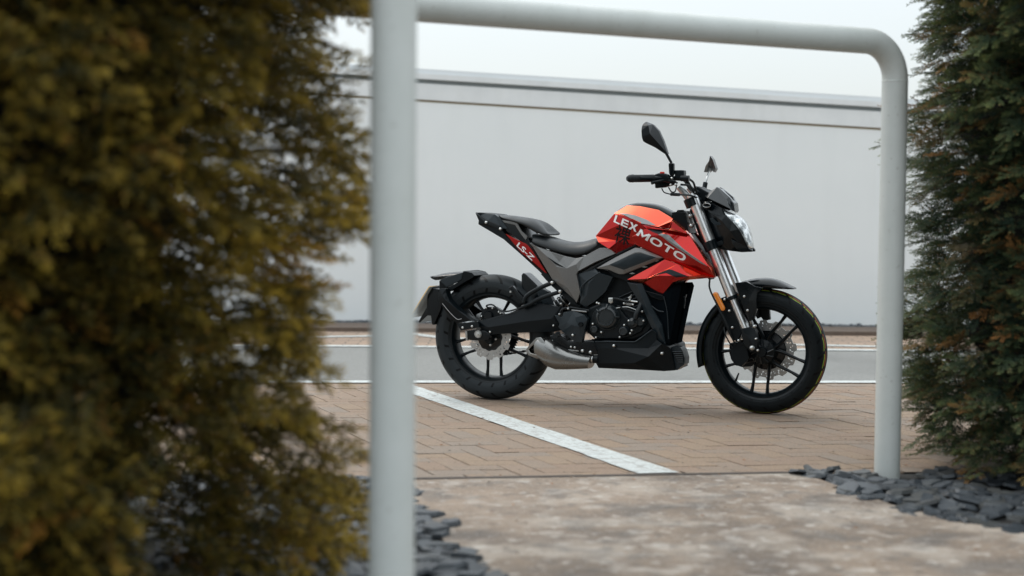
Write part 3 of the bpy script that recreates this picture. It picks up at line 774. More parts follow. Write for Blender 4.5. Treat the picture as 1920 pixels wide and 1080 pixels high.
lathe('disc_carrier', [(0, -.062), (.060, -.062), (.066, -.058), (.066, -.05), (.05, -.045)], K['gloss'], rw, seg=48)
lathe('disc_carrier', [(.05, .050), (.090, .056), (.094, .060), (.094, .066), (.05, .07)], K['gloss'], fw, seg=48)
lathe('hub', [(0, -.085), (.020, -.085), (.024, -.07), (.040, -.055), (.048, -.045), (.050, 0), (.048, .045), (.040, .06), (0, .07)], K['satin'], rw, seg=40)
lathe('hub', [(0, -.075), (.022, -.075), (.026, -.052), (.040, -.046), (.056, -.040), (.060, -.034), (.052, -.02), (.048, 0), (.056, .03), (.060, .045), (0, .05)], K['satin'], fw, seg=48)
for i in range(10):   # cast ribs on the front hub
    a = 2*PI*i/10; bm = bmesh.new()
    tube('hub_rib', [(.026*math.cos(a), -.054, .026*math.sin(a)), (.055*math.cos(a+.25), -.046, .055*math.sin(a+.25))], .0035, K['engine'], fw, 6, 1)
tube('valve_stem', [(.198*math.cos(math.radians(228)), -.005, .198*math.sin(math.radians(228))), (.160*math.cos(math.radians(223)), -.012, .160*math.sin(math.radians(223)))], [(0, .0055), (1, .0035)], K['rubber'], fw, 8, 1)
# chain and sprocket on the far side
bm = bmesh.new(); n = 90; a_ = []; b_ = []
for i in range(n):
    r_ = .098+(.006 if i % 2 else -.004); an = 2*PI*i/n; a_.append(bm.verts.new((r_*math.cos(an), .083, r_*math.sin(an)))); b_.append(bm.verts.new((.06*math.cos(an), .083, .06*math.sin(an))))
for i in range(n): bm.faces.new((a_[i], a_[(i+1) % n], b_[(i+1) % n], b_[i]))
sp_ = finish('sprocket', bm, K['satin'], rw, False); s = sp_.modifiers.new('s', 'SOLIDIFY'); s.thickness = .006
for (z0, z1) in ((RA[2]-.100, .33), (RA[2]+.100, .40)):
    bm = bmesh.new(); n = 52
    for i in range(n):
        f = i/n; c_ = Vector((.60*f, .083, z0+(z1-z0)*f)); q = bmesh.ops.create_cube(bm, size=1)['verts']
        for v in q: v.co = Vector((v.co.x*.0105, v.co.y*(.012 if i % 2 else .02), v.co.z*(.012 if i % 2 else .008)))+c_
    finish('chain', bm, K['steel'] if False else K['satin'], bike, False)['kind'] = 'stuff'
# swingarm
facet('swingarm', [(-0.0434,-0.1150,0.3999),(0.1221,-0.1150,0.4457),(0.1921,-0.1150,0.4749),(0.2308,-0.1150,0.4928),(0.3003,-0.1150,0.4970),(0.3886,-0.1150,0.4828),(0.4012,-0.1150,0.3709),(0.3554,-0.1150,0.3606),(0.2165,-0.1150,0.3536),(0.0127,-0.1150,0.3338),(-0.0192,-0.1150,0.3563),(-0.0432,-0.1150,0.3777),(0.3503,-0.1350,0.4249),(0.2311,-0.1350,0.4101),(0.0183,-0.1300,0.3719)],
      [(0, 1, 13, 14), (1, 2, 3, 4, 12, 13), (4, 5, 12), (5, 6, 12), (6, 7, 12), (7, 8, 13, 12), (8, 9, 14, 13), (9, 10, 14), (10, 11, 14), (11, 0, 14)], .035, K['black'], bike)
slab('swingarm_plate', [(-0.0341,-0.1180,0.3841),(0.0133,-0.1180,0.4093),(0.2243,-0.1180,0.4745),(0.2399,-0.1180,0.4590),(0.1234,-0.1180,0.4202),(0.0333,-0.1180,0.3805),(-0.0181,-0.1180,0.3669)], .02, K['satin'], bike, .002, mirror=True)
slab('axle_block', [(-0.1055,-0.1280,0.3505),(-0.0657,-0.1280,0.3556),(0.0019,-0.1280,0.3543),(0.0297,-0.1280,0.3368),(0.0180,-0.1280,0.3106),(-0.0295,-0.1280,0.3037),(-0.0773,-0.1280,0.3049),(-0.0997,-0.1280,0.3100)], .03, K['gloss'], bike, .003, mirror=True)
slab('chain_adjuster', [(-0.1055,-0.1320,0.3508),(-0.0943,-0.1320,0.3490),(-0.0916,-0.1320,0.3017),(-0.1012,-0.1320,0.3028)], .02, K['steel'], bike, .001, mirror=True)
lathe('axle_nut', [(0, -.018), (.006, -.018), (.008, -.012), (.013, -.012), (.0145, -.004), (.0145, .02)], K['bolt'], bike, [(-0.0321,-0.1320,0.3371)][0], seg=6, sharp=20)
lathe('axle_washer', [(.006, -.004), (.019, -.004), (.019, .02)], K['steel'], bike, [(-0.0345,-0.1320,0.3371)][0], seg=24)
bolts('swingarm_bolt', [(0.0308,-0.1370,0.3500),(0.3627,-0.1370,0.3928)], .0055, K['bolt'], bike)
bolts('bracket_bolt', [(-0.1130,-0.1450,0.3677),(-0.0628,-0.1450,0.3754)], .0065, K['bolt'], bike)
bolts('carrier_bolt', [(-0.0679,-0.0640,0.2743),(0.0049,-0.0640,0.2793),(0.0325,-0.0640,0.3101)], .007, K['bolt'], bike)
# rear caliper cluster
lathe('caliper_piston', [(0, -.012), (.020, -.012), (.023, -.008), (.023, .03)], K['gloss'], bike, [(0.0017,-0.0850,0.4276)][0], seg=24)
facet('rear_caliper', [(-0.0489,-0.0820,0.4162),(-0.0332,-0.0820,0.4538),(-0.0094,-0.0820,0.4694),(0.0303,-0.0820,0.4705),(0.0621,-0.0820,0.4530),(0.0741,-0.0820,0.4349),(0.0308,-0.0820,0.4076),(-0.0168,-0.0820,0.3987)], [(0, 1, 2, 3, 4, 5, 6, 7)], .045, K['satin'], bike, .004, mirror=False)
slab('caliper_bracket', [(-0.0777,-0.0700,0.4108),(-0.0698,-0.0700,0.4297),(-0.0419,-0.0700,0.4432),(-0.0298,-0.0700,0.4272),(-0.0456,-0.0700,0.4044),(-0.0632,-0.0700,0.3979)], .01, K['steel'], bike, .002)
bolts('caliper_bolt', [(-0.0337,-0.0900,0.4224),(0.0256,-0.0900,0.4656),(0.0589,-0.0900,0.4474),(-0.0078,-0.0900,0.4661),(0.0693,-0.0900,0.4404)], .006, K['bolt'], bike, .008)
tube('brake_hose', [(0.0018,-0.0900,0.4664),(-0.0039,-0.1000,0.4779),(0.0294,-0.1000,0.4825),(0.0729,-0.1100,0.4564),(0.1258,-0.1250,0.4559),(0.2172,-0.1200,0.4854)], .004, K['rubber'], bike, 8)
# tyre hugger arm, bracket, plate and mudguard
facet('hugger_arm', [(-0.2447,-0.1350,0.5569),(-0.2334,-0.1350,0.5601),(-0.2075,-0.1350,0.5587),(-0.2068,-0.1350,0.5385),(-0.1911,-0.1350,0.5033),(-0.1458,-0.1350,0.4631),(-0.0816,-0.1350,0.4236),(-0.0369,-0.1350,0.4014),(-0.0678,-0.1450,0.4025),(-0.1459,-0.1500,0.4604),(-0.2105,-0.1500,0.5080),(-0.2256,-0.1450,0.5296),(-0.2475,-0.1350,0.4898),(-0.2003,-0.1350,0.4317),(-0.1518,-0.1350,0.3887),(-0.2525,-0.1350,0.5135)],
      [(0, 1, 2, 3, 11), (3, 4, 10, 11), (4, 5, 9, 10), (5, 6, 8, 9), (6, 7, 8), (0, 11, 15), (11, 10, 12, 15), (10, 9, 13, 12), (9, 8, 14, 13)], .045, K['black'], bike, .003)
tube('arm_trim', [(-0.2216,-0.1500,0.4854),(-0.1843,-0.1500,0.4450),(-0.1424,-0.1500,0.4093),(-0.1168,-0.1500,0.4116)], .0012, K['steel'], bike, 6, 3)
slab('hugger_bracket', [(-0.1483,-0.1450,0.3858),(-0.0313,-0.1450,0.4000),(-0.0231,-0.1450,0.3715),(-0.1225,-0.1450,0.3526)], .02, K['satin'], bike, .002, mirror=True)
slab('plate_bracket', [(-0.3345,-0.0750,0.5535),(-0.3230,-0.0750,0.5598),(-0.2739,-0.0750,0.5514),(-0.2686,-0.0750,0.4801),(-0.2587,-0.0750,0.4594),(-0.3006,-0.0750,0.3694),(-0.3121,-0.0750,0.3720),(-0.3173,-0.0750,0.4155),(-0.3370,-0.0750,0.4164),(-0.3802,-0.0750,0.3773),(-0.3868,-0.0750,0.3847),(-0.3405,-0.0750,0.4600)], .15, K['gloss'], bike, .003)
slab('bracket_link', [(-0.2784,-0.0600,0.5948),(-0.2365,-0.0600,0.5613),(-0.2429,-0.0600,0.5545),(-0.2782,-0.0600,0.5527)], .12, K['black'], bike, .002)
body('mudguard', [[(-0.3564,-0.0000,0.6110),(-0.3251,-0.0000,0.6202),(-0.2922,-0.0000,0.6315),(-0.2364,-0.0000,0.6379),(-0.1777,-0.0000,0.6430),(-0.1386,-0.0000,0.6399),(-0.1093,-0.0000,0.6234)], [(-0.3255,-0.0700,0.6100),(-0.2945,-0.0700,0.6188),(-0.2652,-0.0700,0.6285),(-0.2067,-0.0700,0.6357),(-0.1485,-0.0700,0.6414),(-0.1099,-0.0700,0.6378),(-0.0809,-0.0700,0.6236)], [(-0.2959,-0.1000,0.6028),(-0.2764,-0.1000,0.6054),(-0.2455,-0.1000,0.6001),(-0.2130,-0.1000,0.5874),(-0.1615,-0.1000,0.5991),(-0.1133,-0.1000,0.6061),(-0.0702,-0.1000,0.6219)]], K['gloss'], bike, sub=1)
slab('mudguard_side', [(-0.2592,-0.1020,0.5969),(-0.2253,-0.1020,0.6141),(-0.1320,-0.1020,0.6414),(-0.1382,-0.1020,0.6071),(-0.1638,-0.1020,0.5911),(-0.2185,-0.1020,0.5641)], .012, K['dgrey'], bike, .002, mirror=True)
slab('mudguard_flap', [(-0.1305,-0.0980,0.6487),(-0.1208,-0.0980,0.6424),(-0.1080,-0.0980,0.6426),(-0.0984,-0.0980,0.6387),(-0.0888,-0.0980,0.6419),(-0.0695,-0.0980,0.6263),(-0.0790,-0.0980,0.6157),(-0.1365,-0.0980,0.5847),(-0.2071,-0.0980,0.5428),(-0.2185,-0.0980,0.5574),(-0.1622,-0.0980,0.5909),(-0.1399,-0.0980,0.6099)], .19, K['black'], bike, .002)
slab('number_light', [(-0.3442,-0.0300,0.6118),(-0.3120,-0.0300,0.6185),(-0.2938,-0.0300,0.6099),(-0.2938,-0.0300,0.5963),(-0.3151,-0.0300,0.5949),(-0.3316,-0.0300,0.6015)], .06, K['black'], bike, .002)
# number plate: yellow face turned to the rear, seen from behind
pq = [(-0.3077,-0.1120,0.5633),(-0.4124,-0.1120,0.4043)]
bm = bmesh.new(); q0 = Vector(pq[0]); q1 = Vector(pq[1]); nr = Vector((-(q0.z-q1.z), 0, (q0.x-q1.x))).normalized()
def plate(off, th_, m, nm, inset=0):
    bm = bmesh.new(); e = (q1-q0).normalized(); a0 = q0+e*inset; a1 = q1-e*inset
    ys = (-.112+inset, .112-inset); vs = []
    for k in (off, off+th_):
        for (p, y) in ((a0, ys[0]), (a1, ys[0]), (a1, ys[1]), (a0, ys[1])): vs.append(bm.verts.new(Vector((p.x, y, p.z))+nr*k))
    for f in ((0, 1, 2, 3), (7, 6, 5, 4), (0, 4, 5, 1), (1, 5, 6, 2), (2, 6, 7, 3), (3, 7, 4, 0)): bm.faces.new([vs[i] for i in f])
    return finish(nm, bm, m, bike, False, .0008)
plate(0, .003, K['plate'], 'plate_backing'); plate(.0032, .0035, K['yellow'], 'number_plate')
# fin behind the tyre, damper box and stay tubes
slab('inner_fender', [(0.1611,-0.0500,0.6348),(0.1704,-0.0500,0.6438),(0.1838,-0.0500,0.6353),(0.2374,-0.0500,0.5887),(0.2571,-0.0500,0.5672),(0.3006,-0.0500,0.4877),(0.1994,-0.0500,0.4737),(0.1756,-0.0500,0.5062),(0.1615,-0.0500,0.5869)], .10, K['gloss'], bike, .006)
slab('inner_fender_rib', [(0.2393,-0.0550,0.5816),(0.3017,-0.0550,0.5539),(0.3410,-0.0550,0.4891),(0.2791,-0.0550,0.4873),(0.2475,-0.0550,0.5378)], .05, K['dgrey'], bike, .004)
slab('damper_box', [(0.1130,-0.1000,0.5694),(0.1325,-0.1000,0.5809),(0.1939,-0.1000,0.5202),(0.2035,-0.1000,0.4949),(0.1708,-0.1000,0.4954),(0.1509,-0.1000,0.5301)], .03, K['gloss'], bike, .003)
bolts('stay_bolt', [(0.3558,-0.1450,0.6027),(0.3966,-0.1450,0.5604)], .0085, K['bolt'], bike, .006)
lathe('damper_bolt', [(0, -.006), (.005, -.006), (.005, .01)], K['bolt'], bike, [(0.1268,-0.1050,0.5509)][0], seg=10)
tube('stay_tube', [(0.2070,-0.1350,0.5005),(0.2161,-0.1350,0.5262),(0.2453,-0.1350,0.5510),(0.3028,-0.1350,0.5807),(0.3539,-0.1350,0.6015)], .0105, K['satin'], bike, 14)
tube('stay_tube', [(0.1995,-0.1350,0.4784),(0.2419,-0.1350,0.4964),(0.2879,-0.1350,0.5223),(0.3947,-0.1350,0.5592)], .0100, K['satin'], bike, 14)
tube('shock_absorber', [(0.3434,-0.0300,0.4717),(0.4106,-0.0300,0.5380)], .026, K['satin'], bike, 16, 1)
# shock spring coils
pt = [Vector(p) for p in [(0.3218,-0.0300,0.4534),(0.4197,-0.0300,0.5499)]]; ax = (pt[1]-pt[0]); pp = []
for i in range(61):
    f = i/60; a = f*2*PI*6; c_ = pt[0]+ax*f; s1_ = ax.normalized().cross(Vector((0, 1, 0))); pp.append(c_+s1_*.032*math.cos(a)+Vector((0, 1, 0))*.032*math.sin(a))
tube('shock_spring', pp, .0052, K['steel'], bike, 8, 1)
# exhaust
EX = [(0.2771,-0.1500,0.3313),(0.2830,-0.1500,0.2280),(0.3004,-0.1500,0.3379),(0.3077,-0.1500,0.2192),(0.3495,-0.1500,0.3339),(0.3325,-0.1500,0.1970),(0.3925,-0.1500,0.3066),(0.3846,-0.1500,0.1807),(0.4535,-0.1500,0.2789),(0.4454,-0.1500,0.1834),(0.5141,-0.1500,0.2641),(0.5059,-0.1500,0.1883),(0.5701,-0.1500,0.2571),(0.5558,-0.1500,0.1934)]
LT = [(.10, .185), (.085, .205), (.075, .212), (.075, .212), (.082, .208), (.086, .205), (.088, .202)]
bm = bmesh.new(); prev = None; n = 24
for k in range(7):
    a, b = Vector(EX[2*k]), Vector(EX[2*k+1]); l0, l1 = LT[k]; ring = []
    for i in range(n):
        t_ = 2*PI*i/n; c, s_ = math.cos(t_), math.sin(t_); sq = 2.8
        cc = math.copysign(abs(c)**(2/sq), c); ss = math.copysign(abs(s_)**(2/sq), s_); m_ = (a+b)/2
        ring.append(bm.verts.new(Vector((m_.x, -(l0+l1)/2-(l1-l0)/2*cc, m_.z))+Vector(((a-b).x/2*ss, 0, (a-b).z/2*ss))))
    if prev:
        for i in range(n): bm.faces.new((prev[i], prev[(i+1) % n], ring[(i+1) % n], ring[i]))
    else: bm.faces.new(ring)
    prev = ring
bm.faces.new(prev)
exh = finish('exhaust_silencer', bm, K['exh'], bike, True, sub=0); exh.data.set_sharp_from_angle(angle=math.radians(40))
# triangular mouth: rim, recess and dark tunnel
o1 = [(0.2276,-0.1650,0.2666),(0.2442,-0.1720,0.2899),(0.2897,-0.1850,0.3343),(0.3165,-0.1950,0.3395),(0.3344,-0.2020,0.3228),(0.3828,-0.2120,0.2605),(0.3757,-0.2120,0.2465),(0.2991,-0.1950,0.2326),(0.2457,-0.1750,0.2461)]
i1 = [(0.2479,-0.1700,0.2725),(0.2583,-0.1750,0.2849),(0.2928,-0.1880,0.3127),(0.3085,-0.1960,0.3151),(0.3193,-0.2020,0.3050),(0.3505,-0.2100,0.2648),(0.3458,-0.2100,0.2554),(0.2941,-0.1950,0.2521),(0.2571,-0.1780,0.2601)]
i2 = [(p[0]+.012, p[1]+.045, p[2]) for p in i1]
o2 = [(p[0]+.035, p[1]+.07, p[2]+.0) for p in o1]
bm = bmesh.new(); R4 = [[bm.verts.new(p) for p in q] for q in (o2, o1, i1, i2)]; nn_ = len(o1)
for a, b in zip(R4, R4[1:]):
    for i in range(nn_): bm.faces.new((a[i], a[(i+1) % nn_], b[(i+1) % nn_], b[i]))
finish('exhaust_mouth', bm, K['exh'], bike, True, .003, 3)
bm = bmesh.new(); bm.faces.new([bm.verts.new((p[0]+.004, p[1]-.010, p[2])) for p in i2]); finish('exhaust_baffle', bm, K['black'], bike, False)
tube('exhaust_outlet', [(0.2725,-0.1650,0.2829),(0.3108,-0.1600,0.2695)], .016, K['satin'], bike, 16, 1)
tube('link_pipe', [(0.5489,-0.1450,0.2375),(0.5968,-0.1450,0.2395)], .020, K['satin'], bike, 20, 1)
lathe('pipe_clamp', [(.021, -.004), (.0225, 0), (.021, .004)], K['bolt'], bike, [(0.5669,-0.1450,0.2382)][0], seg=24).rotation_euler = (0, 0, PI/2)
# linkage and footrest hanger
slab('linkage_block', [(0.3481,-0.1550,0.3470),(0.3998,-0.1550,0.3535),(0.4427,-0.1550,0.3204),(0.5750,-0.1550,0.3282),(0.5964,-0.1550,0.2918),(0.5937,-0.1550,0.2602),(0.5518,-0.1550,0.2603),(0.5097,-0.1550,0.2626),(0.4431,-0.1550,0.2801),(0.3944,-0.1550,0.2926),(0.3544,-0.1550,0.3287)], .09, K['gloss'], bike, .005)
bolts('link_bolt', [(0.4616,-0.1600,0.2945),(0.4809,-0.1600,0.2929)], .006, K['bolt'], bike)
bolts('link_nut', [(0.5209,-0.1620,0.2780),(0.5611,-0.1620,0.2727)], .0088, K['bolt'], bike, .007)
slab('link_plate', [(0.4460,-0.1600,0.2818),(0.4992,-0.1600,0.2787),(0.5004,-0.1600,0.2724),(0.4472,-0.1600,0.2766)], .006, K['steel'], bike, .001)
slab('stand_spring_tab', [(0.3562,-0.1600,0.3222),(0.3684,-0.1600,0.3250),(0.3668,-0.1600,0.3018),(0.3594,-0.1600,0.3032)], .008, K['steel'], bike, .002)
facet('heel_guard', [(0.4234,-0.1650,0.4615),(0.4747,-0.1650,0.4699),(0.5290,-0.1650,0.4521),(0.5460,-0.1650,0.4309),(0.5327,-0.1650,0.3847),(0.5184,-0.1650,0.3183),(0.4823,-0.1650,0.3192),(0.4183,-0.1650,0.3663),(0.3968,-0.1650,0.3886),(0.4677,-0.1780,0.4034),(0.5045,-0.1800,0.3933),(0.4444,-0.1720,0.4137),(0.4877,-0.1760,0.4383)],
      [(0, 1, 12, 11), (1, 2, 3, 12), (3, 4, 10, 12), (4, 5, 10), (5, 6, 9, 10), (6, 7, 9), (7, 8, 11, 9), (8, 0, 11), (9, 11, 12, 10)], .03, K['dgrey'], bike, .003)
slab('footrest_bracket', [(0.3732,-0.1600,0.4481),(0.4220,-0.1600,0.4352),(0.4255,-0.1600,0.3893),(0.4103,-0.1600,0.3888)], .03, K['dgrey'], bike, .003, mirror=True)
bolts('hanger_bolt', [(0.4781,-0.1860,0.3539)], .0065, K['bolt'], bike)
lathe('hanger_hole', [(0, -.001), (.009, -.001), (.0105, -.003), (.012, 0), (.012, .01)], K['gloss'], bike, [(0.5161,-0.1810,0.4064)][0], seg=20)
tube('footpeg', [(0.3954,-0.1600,0.3565),(0.4036,-0.2100,0.3529),(0.4114,-0.2500,0.3538)], .012, K['rubber'], bike, 12, 2)
tube('brake_hose', [(0.3972,-0.1500,0.4454),(0.4091,-0.1500,0.4717),(0.4423,-0.1500,0.4842),(0.4816,-0.1500,0.4825),(0.5479,-0.1500,0.4730)], .005, K['rubber'], bike, 8)
bolts('hose_union', [(0.4011,-0.1580,0.4506),(0.4451,-0.1580,0.4790),(0.4085,-0.1580,0.5009)], .007, K['steel'], bike, .008)
tube('brake_rod', [(0.4633,-0.1580,0.4726),(0.4904,-0.1580,0.4705),(0.5385,-0.1580,0.4674)], .004, K['steel'], bike, 8, 2)
# frame core and engine
slab('frame_core', [(0.4415,-0.0850,0.5125),(0.4614,-0.0850,0.6462),(0.5549,-0.0850,0.6827),(0.6572,-0.0850,0.6504),(0.7929,-0.0850,0.7045),(0.9039,-0.0850,0.7179),(0.9631,-0.0850,0.6400),(0.9466,-0.0850,0.5718),(0.8904,-0.0850,0.4228),(0.8382,-0.0850,0.3755),(0.7561,-0.0850,0.3382),(0.5649,-0.0850,0.3197),(0.5034,-0.0850,0.4100),(0.4176,-0.0850,0.4595)], .17, K['black'], bike, .006)
slab('crankcase', [(0.5397,-0.1250,0.4885),(0.5875,-0.1250,0.5071),(0.6352,-0.1250,0.5113),(0.7186,-0.1250,0.4881),(0.7892,-0.1250,0.4958),(0.8364,-0.1250,0.4689),(0.8578,-0.1250,0.4016),(0.8319,-0.1250,0.3667),(0.7677,-0.1250,0.3348),(0.5775,-0.1250,0.3255),(0.5290,-0.1250,0.3674)], .25, K['satin'], bike, .012)
slab('cylinder', [(0.6703,-0.0850,0.5475),(0.7883,-0.0850,0.5962),(0.8483,-0.0850,0.5011),(0.7310,-0.0850,0.4519)], .17, K['dgrey'], bike, .006)
for i in range(6):   # cooling fins
    a = Vector([(0.6754,-0.0920,0.5451)][0]); dv = (Vector([(0.7330,-0.0920,0.4524)][0])-a)*(i+.5)/6; b = Vector([(0.7903,-0.0920,0.5966)][0])
    tube('cooling_fin', [a+dv, b+dv], .003, K['dgrey'], bike, 6, 1)
slab('engine_cover', [(0.5687,-0.1400,0.4673),(0.5983,-0.1400,0.4939),(0.6518,-0.1400,0.5040),(0.6994,-0.1400,0.4883),(0.7235,-0.1400,0.4549),(0.7473,-0.1400,0.4330),(0.8059,-0.1400,0.4462),(0.8295,-0.1400,0.4243),(0.8067,-0.1400,0.3782),(0.7600,-0.1400,0.3539),(0.7130,-0.1400,0.3408),(0.5941,-0.1400,0.3364),(0.5518,-0.1400,0.3693),(0.5453,-0.1400,0.4150)], .02, K['satin'], bike, .006)
cc_ = [(0.6386,-0.1430,0.4439)][0]
lathe('clutch_cover', [(0, -.026), (.036, -.026), (.0385, -.030), (.0405, -.030), (.042, -.026), (.050, -.022), (.058, -.010), (.060, -.004), (.062, -.004), (.064, 0), (.064, .02)], K['engine'], bike, cc_, seg=72, sharp=25)
for an in (145, 88, 2):
    c_, s_ = math.cos(math.radians(an)), math.sin(math.radians(an))
    tube('cover_lug', [(cc_[0]+.043*c_, cc_[1]-.026, cc_[2]+.043*s_), (cc_[0]+.060*c_, cc_[1]-.010, cc_[2]+.060*s_)], .0062, K['engine'], bike, 10, 1)
lathe('oil_filler', [(0, -.010), (.012, -.010), (.014, -.013), (.0165, -.012), (.018, 0), (.018, .02)], K['engine'], bike, [(0.5764,-0.1480,0.3833)][0], seg=32)
lathe('filter_cover', [(0, -.022), (.014, -.022), (.016, -.025), (.019, -.024), (.024, -.012), (.026, 0), (.026, .02)], K['engine'], bike, [(0.7241,-0.1430,0.3801)][0], seg=40)
lathe('water_pump', [(0, -.024), (.010, -.024), (.013, -.020), (.023, -.014), (.027, 0), (.027, .02)], K['engine'], bike, [(0.7689,-0.1430,0.4214)][0], seg=40)
lathe('water_pump', [(0, -.020), (.016, -.020), (.026, -.010), (.030, 0), (.030, .02)], K['engine'], bike, [(0.8033,-0.1300,0.4256)][0], seg=40)
tube('coolant_hose', [(0.7838,-0.1650,0.4414),(0.7922,-0.1650,0.4699),(0.8022,-0.1500,0.4976),(0.8078,-0.1300,0.5307)], .013, K['rubber'], bike, 14)
bolts('engine_bolt', [(0.5690,-0.1520,0.4091),(0.6124,-0.1520,0.3705),(0.5859,-0.1520,0.3444),(0.7047,-0.1520,0.3499),(0.7264,-0.1520,0.4086),(0.7643,-0.1520,0.3844),(0.7563,-0.1520,0.3699),(0.7485,-0.1520,0.4304),(0.8211,-0.1520,0.4327),(0.8136,-0.1520,0.4766),(0.5888,-0.1520,0.5114),(0.5990,-0.1520,0.5077)], .0062, K['bolt'], bike, .007)
slab('sensor_block', [(0.6438,-0.1500,0.5374),(0.6663,-0.1500,0.5380),(0.6678,-0.1500,0.5153),(0.6572,-0.1500,0.5081),(0.6441,-0.1500,0.5146)], .02, K['bolt'], bike, .003)
tube('breather_hose', [(0.6645,-0.1400,0.5340),(0.6871,-0.1400,0.5324),(0.7167,-0.1400,0.5258),(0.7492,-0.1400,0.5216)], .0065, K['rubber'], bike, 10)
tube('throttle_rod', [(0.7049,-0.1400,0.5272),(0.7491,-0.1400,0.5250),(0.7873,-0.1400,0.5215)], .0042, K['bolt'], bike, 8, 1)
tube('starter_cable', [(0.6890,-0.1450,0.4997),(0.7304,-0.1450,0.4867),(0.7718,-0.1450,0.4738),(0.8128,-0.1450,0.4694)], .004, K['rubber'], bike, 8)
tube('starter_cable', [(0.6832,-0.1450,0.4881),(0.7362,-0.1450,0.4954),(0.7834,-0.1450,0.4826)], .003, K['steel'], bike, 8)
slab('throttle_bracket', [(0.7183,-0.1350,0.5159),(0.7625,-0.1350,0.5138),(0.7685,-0.1350,0.5049),(0.7450,-0.1350,0.5008),(0.7202,-0.1350,0.5069)], .01, K['steel'], bike, .002)
slab('throttle_lever', [(0.7357,-0.1350,0.5391),(0.7474,-0.1350,0.5463),(0.7549,-0.1350,0.5567),(0.7551,-0.1350,0.5397),(0.7476,-0.1350,0.5326)], .01, K['bolt'], bike, .001)
bolts('throttle_screw', [(0.7219,-0.1450,0.5120),(0.7667,-0.1450,0.5076),(0.7505,-0.1450,0.5287)], .0055, K['bolt'], bike, .006)
# belly pan
facet('belly_pan', [(0.5812,-0.1650,0.3252),(0.6377,-0.1650,0.3330),(0.7265,-0.1650,0.3318),(0.7793,-0.1650,0.3326),(0.8660,-0.1650,0.3945),(0.8894,-0.1650,0.3773),(0.8899,-0.1650,0.3446),(0.9470,-0.1500,0.3118),(0.9544,-0.1400,0.2933),(0.9724,-0.1200,0.1992),(0.9220,-0.1480,0.1956),(0.8580,-0.1480,0.1968),(0.5982,-0.1480,0.1968),(0.5870,-0.1550,0.2199),(0.5953,-0.1600,0.2579),(0.5977,-0.1650,0.2927),(0.9180,-0.1720,0.3282),(0.8583,-0.1940,0.2658),(0.6699,-0.1720,0.2989),(0.7878,-0.1900,0.2315),(0.8506,-0.1680,0.3028)],
      [(0, 1, 18, 15), (1, 2, 20, 18), (2, 3, 20), (3, 4, 5, 6, 20), (6, 16, 17, 20), (20, 17, 18), (6, 7, 16), (7, 8, 16), (8, 9, 17, 16), (9, 10, 11, 19, 17), (11, 12, 19), (12, 13, 19), (13, 14, 19), (14, 15, 18, 19), (18, 17, 19)], .20, K['black'], bike, .004)
tube('pan_lip', [(0.5877,-0.1760,0.3263),(0.6885,-0.1760,0.3301),(0.7708,-0.1760,0.3320),(0.7970,-0.1760,0.3386),(0.8691,-0.1760,0.3931)], .0028, K['dgrey'], bike, 8, 4)
slab('air_scoop', [(0.9382,-0.1100,0.3095),(0.9914,-0.1100,0.3093),(1.0021,-0.1100,0.2927),(1.0141,-0.1100,0.2565),(1.0122,-0.1100,0.2282),(0.9756,-0.1100,0.1984),(0.9650,-0.1100,0.2121),(0.9454,-0.1100,0.2905)], .09, K['dgrey'], bike, .004)
scoop = slab('scoop_recess', [(0.9534,-0.1140,0.2900),(1.0013,-0.1140,0.2930),(1.0087,-0.1140,0.2584),(1.0079,-0.1140,0.2397),(0.9906,-0.1140,0.2350),(0.9760,-0.1140,0.2468)], .004, K['gloss'], bike, .001)
for i in range(6):
    f = i/5; tube('louvre', [(0.9545,-0.1180,0.2870),(1.0042,-0.1180,0.2890)] if i == 0 else [tuple(Vector(a)+(Vector(b)-Vector(a))*f) for a, b in zip([(0.9545,-0.1180,0.2870),(1.0042,-0.1180,0.2890)], [(0.9841,-0.1180,0.2385),(1.0083,-0.1180,0.2395)])], .0028, K['dgrey'], bike, 6, 1)
bolts('pan_bolt', [(0.6859,-0.1860,0.3109),(0.9224,-0.1860,0.2835)], .0078, K['bolt'], bike, .007)
# radiator, shroud strut
facet('radiator_shroud', [(0.7363,-0.1500,0.6135),(0.8125,-0.1500,0.6097),(0.8245,-0.1500,0.5801),(0.8635,-0.1500,0.4938),(0.9109,-0.1500,0.4164),(0.9295,-0.1500,0.3241),(0.8857,-0.1500,0.3479),(0.8588,-0.1500,0.4033),(0.8080,-0.1500,0.5034),(0.7876,-0.1650,0.6052),(0.8483,-0.1680,0.4774),(0.8979,-0.1650,0.3944)],
      [(0, 1, 9), (1, 2, 9), (2, 3, 10, 9), (3, 4, 11, 10), (4, 5, 11), (5, 6, 11), (6, 7, 10, 11), (7, 8, 10), (8, 0, 9, 10)], .04, K['dgrey'], bike, .003)
facet('radiator_side', [(0.8054,-0.1250,0.6097),(0.8878,-0.1250,0.5580),(0.9335,-0.1250,0.6071),(0.9883,-0.1250,0.6095),(0.9972,-0.1250,0.5918),(0.9754,-0.1250,0.4957),(0.9549,-0.1250,0.3937),(0.9387,-0.1250,0.3073),(0.9288,-0.1250,0.3125),(0.9170,-0.1250,0.3217),(0.8536,-0.1250,0.4977),(0.9495,-0.1400,0.5744),(0.9312,-0.1400,0.4277)],
      [(0, 1, 11), (1, 2, 11), (2, 3, 4, 11), (4, 5, 12, 11), (5, 6, 12), (6, 7, 12), (7, 8, 9, 12), (9, 10, 12), (10, 0, 11, 12)], .10, K['matt'], bike, .004)
